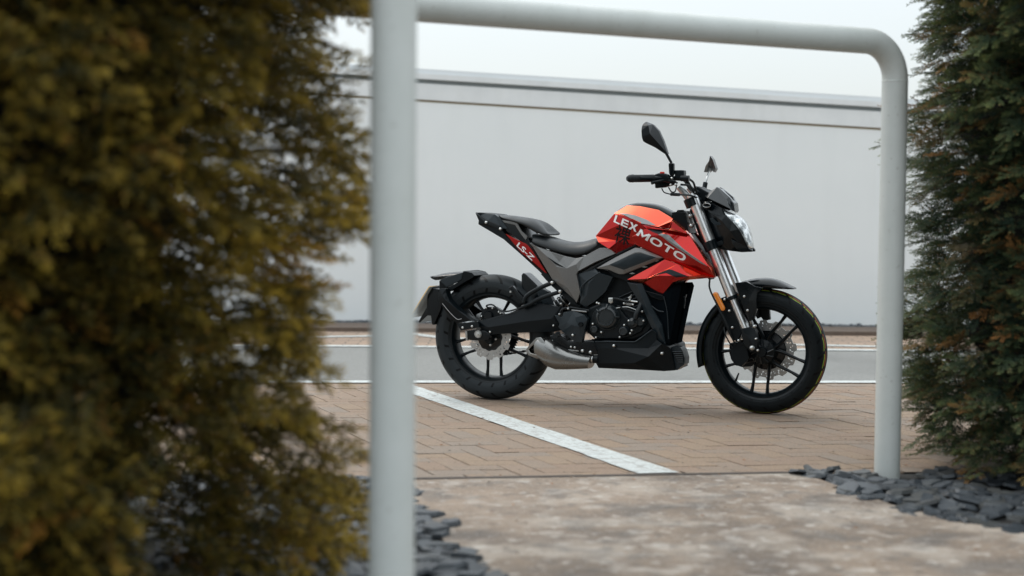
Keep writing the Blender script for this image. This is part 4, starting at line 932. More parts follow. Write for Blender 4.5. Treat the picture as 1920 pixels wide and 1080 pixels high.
slab('radiator', [(0.9019,-0.1150,0.6003),(0.9887,-0.1150,0.6052),(0.9891,-0.1150,0.5743),(0.9682,-0.1150,0.4949),(0.9482,-0.1150,0.3927),(0.9337,-0.1150,0.3102),(0.8998,-0.1150,0.3231)], .23, K['matt'], bike, .004)
slab('shroud_slot', [(0.8223,-0.1420,0.5769),(0.9098,-0.1420,0.5555),(0.9216,-0.1420,0.5372),(0.8985,-0.1420,0.5309),(0.8519,-0.1420,0.5466)], .01, K['gloss'], bike, .002)
tube('horn_bracket', [(0.9786,-0.0500,0.5455),(0.9960,-0.0500,0.5432),(0.9909,-0.0500,0.4920)], .004, K['dgrey'], bike, 6, 2)
tube('radiator_seam', [(0.9164,-0.1450,0.5513),(0.9348,-0.1450,0.4731),(0.9423,-0.1450,0.3496)], .0025, K['dgrey'], bike, 6, 3)
tube('pan_strut', [(0.8561,-0.1450,0.5045),(0.8884,-0.1450,0.4829),(0.9174,-0.1450,0.4782)], .003, K['dgrey'], bike, 6, 3)
slab('frame_brace', [(0.9540,-0.0000,0.5510),(0.9890,-0.0000,0.5548),(0.9846,-0.0000,0.5393),(0.9659,-0.0000,0.5330)], .02, K['dgrey'], bike, .002)
# mid frame panels
facet('frame_cover', [(0.4798,-0.1280,0.6480),(0.5267,-0.1280,0.6605),(0.5686,-0.1280,0.6757),(0.5957,-0.1280,0.6562),(0.6585,-0.1280,0.6359),(0.6236,-0.1280,0.5655),(0.5644,-0.1280,0.5124),(0.5226,-0.1280,0.4870),(0.4935,-0.1280,0.5046),(0.4990,-0.1280,0.5508),(0.4820,-0.1280,0.6193),(0.5921,-0.1450,0.6556),(0.5439,-0.1420,0.6041),(0.5319,-0.1400,0.5465)],
      [(0, 1, 11, 12), (1, 2, 3, 11), (3, 4, 11), (4, 5, 12, 11), (5, 6, 13, 12), (6, 7, 13), (7, 8, 13), (8, 9, 13), (9, 10, 12, 13), (10, 0, 12)], .05, K['dgrey'], bike, .003)
slab('upper_frame', [(0.6183,-0.1150,0.6791),(0.8008,-0.1150,0.7508),(0.8886,-0.1150,0.7297),(0.8948,-0.1150,0.7016),(0.7728,-0.1150,0.6425),(0.7260,-0.1150,0.6102),(0.7022,-0.1150,0.6239),(0.6545,-0.1150,0.6371)], .20, K['black'], bike, .004)
tube('frame_ridge', [(0.5040,-0.1430,0.5401),(0.5083,-0.1430,0.5919),(0.5856,-0.1430,0.6508),(0.6004,-0.1430,0.6568)], .0035, K['dgrey'], bike, 8, 3)
facet('tank_side_cover', [(0.5781,-0.1400,0.6767),(0.6755,-0.1400,0.7322),(0.7721,-0.1400,0.7795),(0.8016,-0.1400,0.7769),(0.9087,-0.1400,0.7338),(0.8559,-0.1400,0.7096),(0.7171,-0.1400,0.6514),(0.6928,-0.1400,0.6509),(0.6409,-0.1400,0.6711),(0.6437,-0.1500,0.6944),(0.7732,-0.1520,0.7570),(0.7999,-0.1520,0.7595),(0.8823,-0.1500,0.7346),(0.7198,-0.1500,0.6700)],
      [(0, 1, 9), (1, 2, 10, 9), (2, 3, 11, 10), (3, 4, 12, 11), (4, 5, 12), (5, 6, 13, 12), (6, 7, 13), (7, 8, 9, 13), (8, 0, 9), (9, 10, 11, 12, 13)], .05, K['grey'], bike, .0025)
pillow('tank_side_inlay', [(0.6469,-0.1515,0.6951),(0.7747,-0.1515,0.7539),(0.7998,-0.1515,0.7554),(0.8790,-0.1515,0.7351),(0.7203,-0.1515,0.6731)], .003, .01, K['dgrey'], bike, .004)
slab('seat_rail_shade', [(0.4804,-0.1180,0.6466),(0.5736,-0.1180,0.6984),(0.6687,-0.1180,0.7483),(0.7629,-0.1180,0.7914),(0.7738,-0.1180,0.7828),(0.6716,-0.1180,0.7306),(0.5739,-0.1180,0.6764),(0.4917,-0.1180,0.6284)], .10, K['gloss'], bike, .003)
for q_ in ([(0.8571,-0.1350,0.7188),(0.8730,-0.1350,0.7227),(0.8890,-0.1350,0.7184),(0.8731,-0.1350,0.7140)], [(0.8013,-0.1350,0.6878),(0.8147,-0.1350,0.6922),(0.8334,-0.1350,0.6884),(0.8164,-0.1350,0.6839)], [(0.7410,-0.1350,0.6554),(0.7560,-0.1350,0.6604),(0.7722,-0.1350,0.6561),(0.7561,-0.1350,0.6516)]):
    slab('frame_bolt', q_, .01, K['steel'], bike, .001)
# side cover (grey), faceted
facet('side_cover', [(0.2286,-0.1250,0.7948),(0.2650,-0.1280,0.7780),(0.3445,-0.1300,0.7521),(0.4118,-0.1300,0.7330),(0.4725,-0.1300,0.7226),(0.5116,-0.1300,0.7319),(0.5914,-0.1280,0.7749),(0.6427,-0.1300,0.7724),(0.6700,-0.1350,0.7479),(0.5720,-0.1400,0.7064),(0.4889,-0.1450,0.6614),(0.4800,-0.1450,0.6475),(0.4986,-0.1400,0.5571),(0.4778,-0.1300,0.5071),(0.4608,-0.1250,0.5237),(0.3492,-0.1220,0.6172),(0.2486,-0.1200,0.7706),(0.3238,-0.1400,0.7317),(0.3772,-0.1430,0.6809),(0.4311,-0.1430,0.5842),(0.4294,-0.1480,0.6735),(0.4781,-0.1460,0.6945),(0.3884,-0.1320,0.7039)],
      [(0, 1, 17, 16), (1, 2, 17), (2, 3, 20, 22, 17), (3, 4, 21, 20), (4, 5, 21), (5, 6, 9, 10, 21), (6, 7, 8, 9), (10, 11, 20, 21), (11, 12, 19, 20), (12, 13, 19), (13, 14, 19), (14, 15, 18, 19), (15, 16, 17, 18), (17, 22, 18), (22, 20, 18), (18, 20, 19)], .03, K['grey'], bike, .003)
slab('side_cover_notch', [(0.3295,-0.1475,0.7291),(0.3786,-0.1475,0.6995),(0.4317,-0.1475,0.6729),(0.3939,-0.1475,0.6860),(0.3725,-0.1475,0.6953)], .006, K['black'], bike, .0005)
# rear subframe
slab('subframe', [(0.3154,-0.1050,0.6437),(0.3433,-0.1050,0.6153),(0.4542,-0.1050,0.5225),(0.4696,-0.1050,0.4998),(0.4909,-0.1050,0.4918),(0.4849,-0.1050,0.4829),(0.4422,-0.1050,0.5019),(0.3374,-0.1050,0.5861),(0.2815,-0.1050,0.6430)], .21, K['satin'], bike, .004)
facet('tail_lower', [(-0.0698,-0.0950,0.9389),(-0.0517,-0.0950,0.9013),(-0.0535,-0.0950,0.8824),(0.0831,-0.0950,0.8087),(0.1777,-0.0950,0.7328),(0.2666,-0.0950,0.6586),(0.3276,-0.0950,0.6076),(0.3398,-0.0950,0.6160),(0.3118,-0.0950,0.6444),(0.2528,-0.0950,0.6828),(0.1777,-0.0950,0.7398),(0.1082,-0.0950,0.8120),(0.0892,-0.0950,0.8352),(0.0670,-0.0950,0.8625),(-0.0082,-0.1050,0.8888)],
      [(0, 1, 14), (1, 2, 14), (2, 3, 11, 12, 13, 14), (3, 4, 10, 11), (4, 5, 9, 10), (5, 6, 8, 9), (6, 7, 8), (13, 0, 14)], .19, K['satin'], bike, .003, mirror=False)
facet('tail_cover', [(-0.0840,-0.0600,0.9401),(-0.0449,-0.0700,0.9391),(0.0291,-0.0850,0.9326),(0.0647,-0.0950,0.9129),(0.1047,-0.1000,0.8606),(0.0708,-0.1000,0.8637),(-0.0103,-0.1000,0.8911),(-0.0545,-0.0850,0.9036)], [(0, 1, 2, 3, 4, 5, 6, 7)], .03, K['dgrey'], bike, .003)
slab('tail_top', [(-0.0780,-0.0750,0.9413),(-0.0429,-0.0750,0.9403),(0.0270,-0.0750,0.9338),(0.0746,-0.0750,0.9053),(0.1001,-0.0750,0.8674),(0.0560,-0.0750,0.8728),(-0.0522,-0.0750,0.9160)], .15, K['black'], bike, .004)
slab('tail_recess', [(-0.0135,-0.1080,0.8987),(-0.0008,-0.1080,0.9047),(0.0687,-0.1080,0.8761),(0.0846,-0.1080,0.8604),(0.0702,-0.1080,0.8526),(-0.0007,-0.1080,0.8812)], .006, K['gloss'], bike, .002)
bolts('tail_bolt', [(-0.0034,-0.1140,0.8918),(0.0725,-0.1140,0.8603)], .0075, K['bolt'], bike, .006)
slab('tail_gap', [(0.0820,-0.0940,0.8966),(0.1510,-0.0940,0.8856),(0.2140,-0.0940,0.8105),(0.3333,-0.0940,0.6175),(0.3022,-0.0940,0.6489),(0.1956,-0.0940,0.7868),(0.0950,-0.0940,0.8499)], .18, K['gloss'], bike, .003)
slab('tail_sheen_strip', [(0.0748,-0.1000,0.9048),(0.1219,-0.1000,0.9000),(0.1545,-0.1000,0.8903),(0.1785,-0.1000,0.8509),(0.2099,-0.1000,0.8250),(0.2013,-0.1000,0.8057),(0.1724,-0.1000,0.8392),(0.1440,-0.1000,0.8809),(0.0856,-0.1000,0.8920)], .01, K['grey'], bike, .0015, mirror=True)  # whitish reflection along the tail, modelled as a pale grey strip
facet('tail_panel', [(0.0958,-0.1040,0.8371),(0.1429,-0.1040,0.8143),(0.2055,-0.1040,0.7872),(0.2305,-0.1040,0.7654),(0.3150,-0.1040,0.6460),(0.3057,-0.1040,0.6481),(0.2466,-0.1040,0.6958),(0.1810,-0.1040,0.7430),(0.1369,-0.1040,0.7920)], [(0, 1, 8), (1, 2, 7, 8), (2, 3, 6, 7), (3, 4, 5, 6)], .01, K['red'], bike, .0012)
TAILP = bpy.data.objects['tail_panel']
# seats
body('rider_seat', [[(0.1869,-0.0000,0.8372),(0.2170,-0.0000,0.8387),(0.2672,-0.0000,0.8288),(0.3359,-0.0000,0.8062),(0.4163,-0.0000,0.7979),(0.4776,-0.0000,0.8058),(0.5203,-0.0000,0.8192),(0.5336,-0.0000,0.8217)],
     [(0.2118,-0.0750,0.8336),(0.2441,-0.0750,0.8363),(0.2938,-0.0750,0.8264),(0.3617,-0.0750,0.8041),(0.4413,-0.0750,0.7948),(0.5020,-0.0750,0.8026),(0.5441,-0.0750,0.8170),(0.5610,-0.0750,0.8195)],
     [(0.2241,-0.1150,0.8196),(0.2587,-0.1150,0.8160),(0.3081,-0.1150,0.8051),(0.3757,-0.1150,0.7829),(0.4549,-0.1150,0.7726),(0.5152,-0.1150,0.7792),(0.5630,-0.1150,0.8011),(0.5809,-0.1150,0.8088)],
     [(0.2279,-0.1250,0.8041),(0.2626,-0.1250,0.7883),(0.3120,-0.1250,0.7717),(0.3794,-0.1250,0.7520),(0.4586,-0.1250,0.7383),(0.5158,-0.1250,0.7451),(0.5665,-0.1250,0.7756),(0.5902,-0.1250,0.7948)],
     [(0.2237,-0.1100,0.7962),(0.2573,-0.1100,0.7793),(0.3067,-0.1100,0.7626),(0.3744,-0.1100,0.7435),(0.4536,-0.1100,0.7304),(0.5110,-0.1100,0.7372),(0.5618,-0.1100,0.7684),(0.5856,-0.1100,0.7882)]], K['seat'], bike)
body('pillion_seat', [[(-0.0023,-0.0000,0.9313),(0.0520,-0.0000,0.9306),(0.1345,-0.0000,0.9218),(0.2038,-0.0000,0.9123),(0.2479,-0.0000,0.8909),(0.2763,-0.0000,0.8583),(0.2845,-0.0000,0.8425)],
     [(0.0251,-0.0700,0.9302),(0.0788,-0.0700,0.9277),(0.1605,-0.0700,0.9184),(0.2292,-0.0700,0.9079),(0.2704,-0.0700,0.8879),(0.2979,-0.0700,0.8567),(0.3091,-0.0700,0.8417)],
     [(0.0452,-0.1050,0.9256),(0.0923,-0.1050,0.9190),(0.1737,-0.1050,0.9034),(0.2359,-0.1050,0.8900),(0.2762,-0.1050,0.8695),(0.3042,-0.1050,0.8478),(0.3215,-0.1050,0.8381)],
     [(0.0574,-0.1120,0.9187),(0.1014,-0.1120,0.9074),(0.1764,-0.1120,0.8906),(0.2262,-0.1120,0.8702),(0.2574,-0.1120,0.8490),(0.2944,-0.1120,0.8373),(0.3215,-0.1120,0.8295)],
     [(0.0634,-0.0950,0.9129),(0.1012,-0.0950,0.8998),(0.1702,-0.0950,0.8829),(0.2140,-0.0950,0.8571),(0.2451,-0.0950,0.8400),(0.2854,-0.0950,0.8318),(0.3101,-0.0950,0.8274)]], K['seat'], bike)
# tank
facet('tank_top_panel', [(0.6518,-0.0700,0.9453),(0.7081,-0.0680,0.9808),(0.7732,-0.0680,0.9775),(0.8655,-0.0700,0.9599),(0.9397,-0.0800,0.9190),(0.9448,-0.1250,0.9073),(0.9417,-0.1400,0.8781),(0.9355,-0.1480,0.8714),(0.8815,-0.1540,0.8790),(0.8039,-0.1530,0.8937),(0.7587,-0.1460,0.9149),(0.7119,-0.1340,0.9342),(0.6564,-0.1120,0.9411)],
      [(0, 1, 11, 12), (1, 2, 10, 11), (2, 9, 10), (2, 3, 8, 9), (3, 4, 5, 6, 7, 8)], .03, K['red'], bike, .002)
TTOP = bpy.data.objects['tank_top_panel']
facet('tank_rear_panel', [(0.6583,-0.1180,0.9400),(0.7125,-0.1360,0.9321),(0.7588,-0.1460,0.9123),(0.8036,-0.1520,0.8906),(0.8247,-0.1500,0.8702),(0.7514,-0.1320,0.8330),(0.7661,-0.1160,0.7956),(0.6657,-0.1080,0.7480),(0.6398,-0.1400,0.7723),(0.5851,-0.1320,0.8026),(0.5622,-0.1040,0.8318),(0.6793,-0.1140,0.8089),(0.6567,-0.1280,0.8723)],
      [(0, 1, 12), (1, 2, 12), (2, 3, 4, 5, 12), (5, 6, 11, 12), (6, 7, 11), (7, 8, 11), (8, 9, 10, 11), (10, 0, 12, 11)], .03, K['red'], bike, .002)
TREAR = bpy.data.objects['tank_rear_panel']
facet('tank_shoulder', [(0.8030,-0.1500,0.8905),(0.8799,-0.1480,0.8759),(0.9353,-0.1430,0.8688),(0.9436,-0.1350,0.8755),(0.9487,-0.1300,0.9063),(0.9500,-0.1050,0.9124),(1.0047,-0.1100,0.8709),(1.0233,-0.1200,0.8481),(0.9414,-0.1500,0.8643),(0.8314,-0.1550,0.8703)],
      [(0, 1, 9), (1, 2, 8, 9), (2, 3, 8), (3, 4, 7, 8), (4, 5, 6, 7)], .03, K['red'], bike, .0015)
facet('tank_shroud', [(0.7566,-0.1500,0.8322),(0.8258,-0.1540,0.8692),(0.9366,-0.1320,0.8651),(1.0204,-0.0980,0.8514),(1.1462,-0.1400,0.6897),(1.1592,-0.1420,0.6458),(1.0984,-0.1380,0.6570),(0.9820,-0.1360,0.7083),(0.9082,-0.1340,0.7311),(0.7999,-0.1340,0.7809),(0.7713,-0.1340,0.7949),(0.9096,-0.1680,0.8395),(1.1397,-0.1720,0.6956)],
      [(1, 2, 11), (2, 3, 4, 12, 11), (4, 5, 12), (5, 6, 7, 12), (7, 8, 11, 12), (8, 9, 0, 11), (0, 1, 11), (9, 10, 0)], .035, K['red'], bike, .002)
TSH = bpy.data.objects['tank_shroud']
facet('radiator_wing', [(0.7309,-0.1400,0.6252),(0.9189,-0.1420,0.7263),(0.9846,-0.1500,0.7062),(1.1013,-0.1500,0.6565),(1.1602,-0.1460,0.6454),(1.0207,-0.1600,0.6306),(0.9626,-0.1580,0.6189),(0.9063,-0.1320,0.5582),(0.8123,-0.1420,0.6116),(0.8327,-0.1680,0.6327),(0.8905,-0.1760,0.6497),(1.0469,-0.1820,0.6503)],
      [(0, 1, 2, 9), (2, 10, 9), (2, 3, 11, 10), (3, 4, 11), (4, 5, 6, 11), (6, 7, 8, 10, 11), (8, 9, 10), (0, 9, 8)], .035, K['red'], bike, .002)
WING = bpy.data.objects['radiator_wing']
body('tank_cap_cover', [[(0.6306,-0.0000,0.9497),(0.6498,-0.0000,0.9641),(0.7044,-0.0000,0.9955),(0.7700,-0.0000,0.9969),(0.8352,-0.0000,0.9899),(0.8678,-0.0000,0.9785),(0.9166,-0.0000,0.9569),(0.9545,-0.0000,0.9348)],
     [(0.6458,-0.0500,0.9485),(0.6648,-0.0500,0.9628),(0.7190,-0.0500,0.9930),(0.7841,-0.0500,0.9939),(0.8490,-0.0500,0.9864),(0.8814,-0.0500,0.9731),(0.9298,-0.0500,0.9485),(0.9648,-0.0500,0.9260)],
     [(0.6509,-0.0670,0.9459),(0.6672,-0.0670,0.9549),(0.7078,-0.0670,0.9808),(0.7729,-0.0670,0.9775),(0.8324,-0.0670,0.9675),(0.8647,-0.0670,0.9599),(0.9357,-0.0670,0.9195),(0.9722,-0.0670,0.8961)],
     [(0.6545,-0.0600,0.9244),(0.6682,-0.0600,0.9298),(0.7061,-0.0600,0.9510),(0.7713,-0.0600,0.9515),(0.8308,-0.0600,0.9415),(0.8632,-0.0600,0.9313),(0.9278,-0.0600,0.9008),(0.9654,-0.0600,0.8753)]], K['gloss'], bike, sub=1)
slab('tank_filler_lock', [(0.9406,-0.0200,0.9554),(0.9459,-0.0200,0.9607),(0.9726,-0.0200,0.9619),(0.9806,-0.0200,0.9557),(0.9807,-0.0200,0.9500),(0.9407,-0.0200,0.9497)], .04, K['gloss'], bike, .002)
slab('tank_nose', [(0.9311,-0.0750,0.9474),(0.9549,-0.0750,0.9517),(0.9947,-0.0750,0.9509),(1.0030,-0.0750,0.9221),(1.0117,-0.0750,0.8656),(1.0172,-0.0750,0.8502),(0.9746,-0.0750,0.8755),(0.9421,-0.0750,0.9165)], .15, K['black'], bike, .005)
slab('steering_lug', [(0.9889,-0.0500,0.9117),(1.0110,-0.0500,0.8499),(1.1239,-0.0500,0.6968),(1.1144,-0.0500,0.6295),(0.9378,-0.0500,0.7555),(0.9359,-0.0500,0.8905)], .10, K['black'], bike, .004)
# decals and lettering
def raylat(target, x, z):
    bvh = target.get('_b')
def bvh_of(o):
    bm = bmesh.new(); bm.from_mesh(o.data); t_ = BVHTree.FromBMesh(bm); bm.free(); return t_
def drape(bm, tg, off):
    ts = [bvh_of(t_) for t_ in tg]
    hits = []
    for v in bm.verts:
        best = None
        for t_ in ts:
            h = t_.ray_cast(Vector((v.co.x, -1, v.co.z)), Vector((0, 1, 0)))
            if h[0] is not None and (best is None or h[0].y < best): best = h[0].y
        hits.append(best)
    ok = [h for h in hits if h is not None and h < -.03]; av = sum(ok)/len(ok) if ok else -.15
    for v, h in zip(bm.verts, hits): v.co.y = (h if (h is not None and h < -.03) else av)-off
def decal(name, pts, m, tg, off=.0012, subd=5):
    bm = bmesh.new(); P = [Vector((p[0], p[2])) for p in pts]
    xs = [p.x for p in P]; zs = [p.y for p in P]; n = len(P); bd = []
    for i in range(n):
        a, b = P[i], P[(i+1) % n]; k = max(1, int((b-a).length/.006))
        for j in range(k): bd.append(a.lerp(b, j/k))
    pts2 = list(bd)
    def inside(x, z):
        c = False; j = len(bd)-1
        for i in range(len(bd)):
            if (bd[i].y > z) != (bd[j].y > z) and x < (bd[j].x-bd[i].x)*(z-bd[i].y)/(bd[j].y-bd[i].y)+bd[i].x: c = not c
            j = i
        return c
    x = min(xs)
    while x < max(xs):
        z = min(zs)
        while z < max(zs):
            if inside(x, z): pts2.append(Vector((x, z)))
            z += .005
        x += .005
    co_, _, fa, *_ = delaunay_2d_cdt(pts2, [], [list(range(len(bd)))], 1, 1e-7)
    vs = [bm.verts.new((c.x, 0, c.y)) for c in co_]
    for f in fa: bm.faces.new([vs[i] for i in f])
    drape(bm, tg, off); bm.normal_update()
    for f in bm.faces:
        if f.normal.y > 0: f.normal_flip()
    return finish(name, bm, m, bike, False, recalc=False)
def glyph(ch):
    """bold wide capitals as butted polygons, height 1; returns width, polygons"""
    t, h = .25, .19
    def q(*p): return list(p)
    if ch == 'L': return .82, [q((0, 0), (t, 0), (t, 1), (0, 1)), q((t, 0), (.82, 0), (.82, h), (t, h))]
    if ch == 'E': return .86, [q((0, 0), (t, 0), (t, 1), (0, 1))]+[q((t, a), (.86, a), (.86, a+h), (t, a+h)) for a in (0, .405, .81)]
    if ch == 'T': return 1.0, [q((0, 1-h), (1, 1-h), (1, 1), (0, 1)), q((.5-t/2, 0), (.5+t/2, 0), (.5+t/2, 1-h), (.5-t/2, 1-h))]
    if ch == 'X':
        w_ = 1.02; m_ = w_/2; return w_, [q((0, 0), (.30, 0), (m_+.0, .36), (m_+.17, .5), (m_, .64), (.30, 1), (0, 1), (m_-.17, .5)), q((w_-.30, 0), (w_, 0), (m_+.17, .5), (m_, .36)), q((m_, .64), (m_+.17, .5), (w_, 1), (w_-.30, 1))]
    if ch == 'M':
        w_ = 1.2; m_ = w_/2; return w_, [q((0, 0), (t, 0), (t, .62), (0, 1)), q((0, 1), (t, .62), (t+.001, 1)), q((t, 1), (t, .62), (m_, .10), (m_, .48)), q((m_, .48), (m_, .10), (w_-t, .62), (w_-t, 1)), q((w_-t, 0), (w_, 0), (w_, 1), (w_-t, .62)), q((w_-t, .62), (w_, 1), (w_-t, 1))]
    if ch == 'O':
        w_ = 1.22; n = 28; out = []
        for i in range(n):
            a0, a1 = 2*PI*i/n, 2*PI*(i+1)/n
            f = lambda a, rx, ry: (w_/2+math.copysign(abs(math.cos(a))**.8, math.cos(a))*rx, .5+math.copysign(abs(math.sin(a))**.8, math.sin(a))*ry)
            out.append([f(a0, w_/2, .5), f(a1, w_/2, .5), f(a1, w_/2-t, .5-h), f(a0, w_/2-t, .5-h)])
        return w_, out
def place_text(name, bm, fr, m, tg, off):
    xs = [v.co.x for v in bm.verts]; ys = [v.co.y for v in bm.verts]
    x0, x1, y0, y1 = min(xs), max(xs), min(ys), max(ys)
    O_, A_, B_ = [Vector(p) for p in fr]
    for v in bm.verts:
        a = (v.co.x-x0)/(x1-x0); b = (v.co.y-y0)/(y1-y0); p = O_+(A_-O_)*a+(B_-O_)*b; v.co = Vector((p.x, 0, p.z))
    for _ in range(4):
        es = [e for e in bm.edges if e.calc_length() > .008]
        if not es: break
        bmesh.ops.subdivide_edges(bm, edges=es, cuts=1); bmesh.ops.triangulate(bm, faces=bm.faces)
    drape(bm, tg, off); bm.normal_update()
    for f in bm.faces:
        if f.normal.y > 0: f.normal_flip()
    return finish(name, bm, m, bike, False, recalc=False)
def text_on(name, s, fr, m, tg, bold=.02, off=.0022):
    """fr: baseline left, baseline right, top left in bike space"""
    c = bpy.data.curves.new(name, 'FONT'); c.body = s; c.offset = bold; c.resolution_u = 6
    t_ = bpy.data.objects.new('tmp_text', c); COL.objects.link(t_); bpy.context.view_layer.update()
    me = bpy.data.meshes.new_from_object(t_.evaluated_get(bpy.context.evaluated_depsgraph_get())); bpy.data.objects.remove(t_)
    bm = bmesh.new(); bm.from_mesh(me); bmesh.ops.triangulate(bm, faces=bm.faces)
    return place_text(name, bm, fr, m, tg, off)
def word_on(name, s, fr, m, tg, off=.003):
    bm = bmesh.new(); x = 0
    for ch in s:
        w_, polys = glyph(ch)
        for p in polys: bm.faces.new([bm.verts.new((x+a, b, 0)) for a, b in p])
        x += w_+.13
    bmesh.ops.triangulate(bm, faces=bm.faces)
    return place_text(name, bm, fr, m, tg, off)
decal('tank_stripe', [(0.6809,-0.1300,0.9422),(0.7214,-0.1300,0.9415),(0.7646,-0.1300,0.9336),(0.8238,-0.1300,0.9129),(0.8748,-0.1300,0.8871),(0.8508,-0.1300,0.8879),(0.7973,-0.1300,0.8966),(0.7541,-0.1300,0.9169),(0.7107,-0.1300,0.9357)], K['decal'], [TTOP])
decal('shroud_stripe', [(0.8889,-0.1600,0.8443),(0.9073,-0.1600,0.8486),(0.9391,-0.1600,0.8423),(0.9657,-0.1600,0.8197),(1.0134,-0.1600,0.7795),(1.0609,-0.1600,0.7472),(1.1316,-0.1600,0.7002),(1.0978,-0.1600,0.7122),(1.0189,-0.1600,0.7592),(0.9554,-0.1600,0.7991),(0.9128,-0.1600,0.8318)], K['decal'], [TSH], .0016)
decal('shroud_vent', [(0.8355,-0.1600,0.8683),(0.8965,-0.1600,0.8659),(0.9115,-0.1600,0.8522),(0.8915,-0.1600,0.8464),(0.8676,-0.1600,0.8533)], K['dark'], [TSH], .0016)
decal('wing_decal', [(0.8677,-0.1700,0.6490),(0.9439,-0.1700,0.6804),(0.9597,-0.1700,0.6787),(1.0439,-0.1700,0.6498),(0.9864,-0.1700,0.6434),(0.9336,-0.1700,0.6638)], K['dark'], [WING], .0016)
word_on('lettering', 'LEX', [(0.6582,-0.1500,0.9010),(0.7778,-0.1500,0.8531),(0.6691,-0.1500,0.9348)], K['white'], [TREAR])
word_on('lettering', 'MOTO', [(0.7798,-0.1600,0.8409),(1.0117,-0.1600,0.7162),(0.8008,-0.1600,0.8700)], K['white'], [TSH, TREAR], .0035)
text_on('kanji_decal', '\u88f8', [(0.6544,-0.1500,0.8075),(0.7303,-0.1500,0.7853),(0.6783,-0.1500,0.8893)], K['dark'], [TREAR], .003, .003)
text_on('tail_lettering', 'LS-Z', [(0.1536,-0.1100,0.7777),(0.2376,-0.1100,0.7045),(0.1690,-0.1100,0.7972)], K['white'], [TAILP], .02)
# ------------------------------------------------ front end
def both(o): return mirrored(o)
T0, T1 = [(1.0460,-0.0950,1.0022),(1.1355,-0.0950,0.7960)]; T0 = Vector(T0)
A2 = Vector([(1.2333,-0.0950,0.5532)][0]); A3 = Vector([(1.3024,-0.0950,0.4008)][0])
ft = [(1.0312,-0.0950,1.0370)][0]
both(tube('fork_tube', [ft, tuple(A2)], .0265, K['chrome'], bike, 32, 1))
both(tube('fork_collar', [tuple(A2-(A2-Vector(ft)).normalized()*.006), tuple(A2+(A3-A2).normalized()*.012)], .0275, K['satin'], bike, 32, 1))
both(tube('fork_slider', [tuple(A2), tuple(A3)], .0185, K['chrome'], bike, 28, 1))
cl_ = [Vector(p) for p in [(1.0258,-0.0950,1.0156),(1.0416,-0.0950,0.9784),(1.1191,-0.0950,0.8134),(1.1368,-0.0950,0.7727)]]
both(tube('top_clamp', [cl_[0], cl_[1]], .034, K['satin'], bike, 28, 1)); both(tube('lower_clamp', [cl_[2], cl_[3]], .034, K['satin'], bike, 28, 1))
slab('upper_yoke', [(p[0], -.095, p[2]) for p in [(1.0230,-0.0950,1.0091),(1.0705,-0.0950,1.0209),(1.0802,-0.0950,1.0070),(1.0328,-0.0950,0.9881)]], .19, K['satin'], bike, .005)
slab('lower_yoke', [(p[0], -.095, p[2]) for p in [(1.1118,-0.0950,0.7956),(1.1824,-0.0950,0.8199),(1.1921,-0.0950,0.8015),(1.1310,-0.0950,0.7796)]], .19, K['satin'], bike, .005)
slab('steering_stem', [(1.0037,-0.0350,0.9673),(1.0708,-0.0350,0.9818),(1.1353,-0.0350,0.8231),(1.0737,-0.0350,0.7847)], .07, K['black'], bike, .01)
facet('axle_holder', [(1.2842,-0.1150,0.4085),(1.3273,-0.1150,0.4183),(1.3485,-0.1150,0.4038),(1.3633,-0.1150,0.3490),(1.3570,-0.1150,0.3072),(1.3292,-0.1150,0.2991),(1.3007,-0.1150,0.3327),(1.2861,-0.1150,0.3739),(1.3233,-0.1250,0.3621)], [(0, 1, 8), (1, 2, 8), (2, 3, 8), (3, 4, 8), (4, 5, 8), (5, 6, 8), (6, 7, 8), (7, 0, 8)], .045, K['satin'], bike, .004)
bolts('axle_bolt', [(1.3386,-0.1280,0.3214)], .0125, K['bolt'], bike, .014)
bolts('pinch_bolt', [(1.3645,-0.1250,0.3104),(1.3553,-0.1250,0.3633)], .006, K['bolt'], bike, .006)
bolts('fender_bolt', [(1.2964,-0.1180,0.5595),(1.3128,-0.1180,0.4949),(1.2033,-0.1180,0.5431),(1.2260,-0.1180,0.4902),(1.2419,-0.1180,0.4128),(1.2724,-0.1180,0.3527)], .0065, K['bolt'], bike, .006)
bolts('axle_cap_bolt', [(1.3460,-0.1180,0.4212)], .0085, K['bolt'], bike, .008)
# front mudguard
FC = Vector(FA)
def fend(name, a0, a1, r0_, r1_, w0, w1, m, n=12, lip=.02):
    rows = [[], [], [], []]
    for i in range(n+1):
        f = i/n; a = math.radians(a0+(a1-a0)*f); r_ = r0_+(r1_-r0_)*f; w_ = w0+(w1-w0)*f
        for k, (dr, yy) in enumerate(((.006, 0), (.003, w_*.55), (-.006, w_), (-.03, w_*1.04))):
            rows[k].append((FC.x+(r_+dr)*math.cos(a), -yy, FC.z+(r_+dr)*math.sin(a)))
    bm = bmesh.new(); G_ = []
    for k in (3, 2, 1): G_.append([bm.verts.new(p) for p in rows[k]])
    G_.append([bm.verts.new(p) for p in rows[0]])
    for k in (1, 2, 3): G_.append([bm.verts.new((p[0], -p[1], p[2])) for p in rows[k]])
    for a, b in zip(G_, G_[1:]):
        for j in range(n): bm.faces.new((a[j], a[j+1], b[j+1], b[j]))
    o = finish(name, bm, m, bike, True, sub=1); s_ = o.modifiers.new('s', 'SOLIDIFY'); s_.thickness = .003; return o
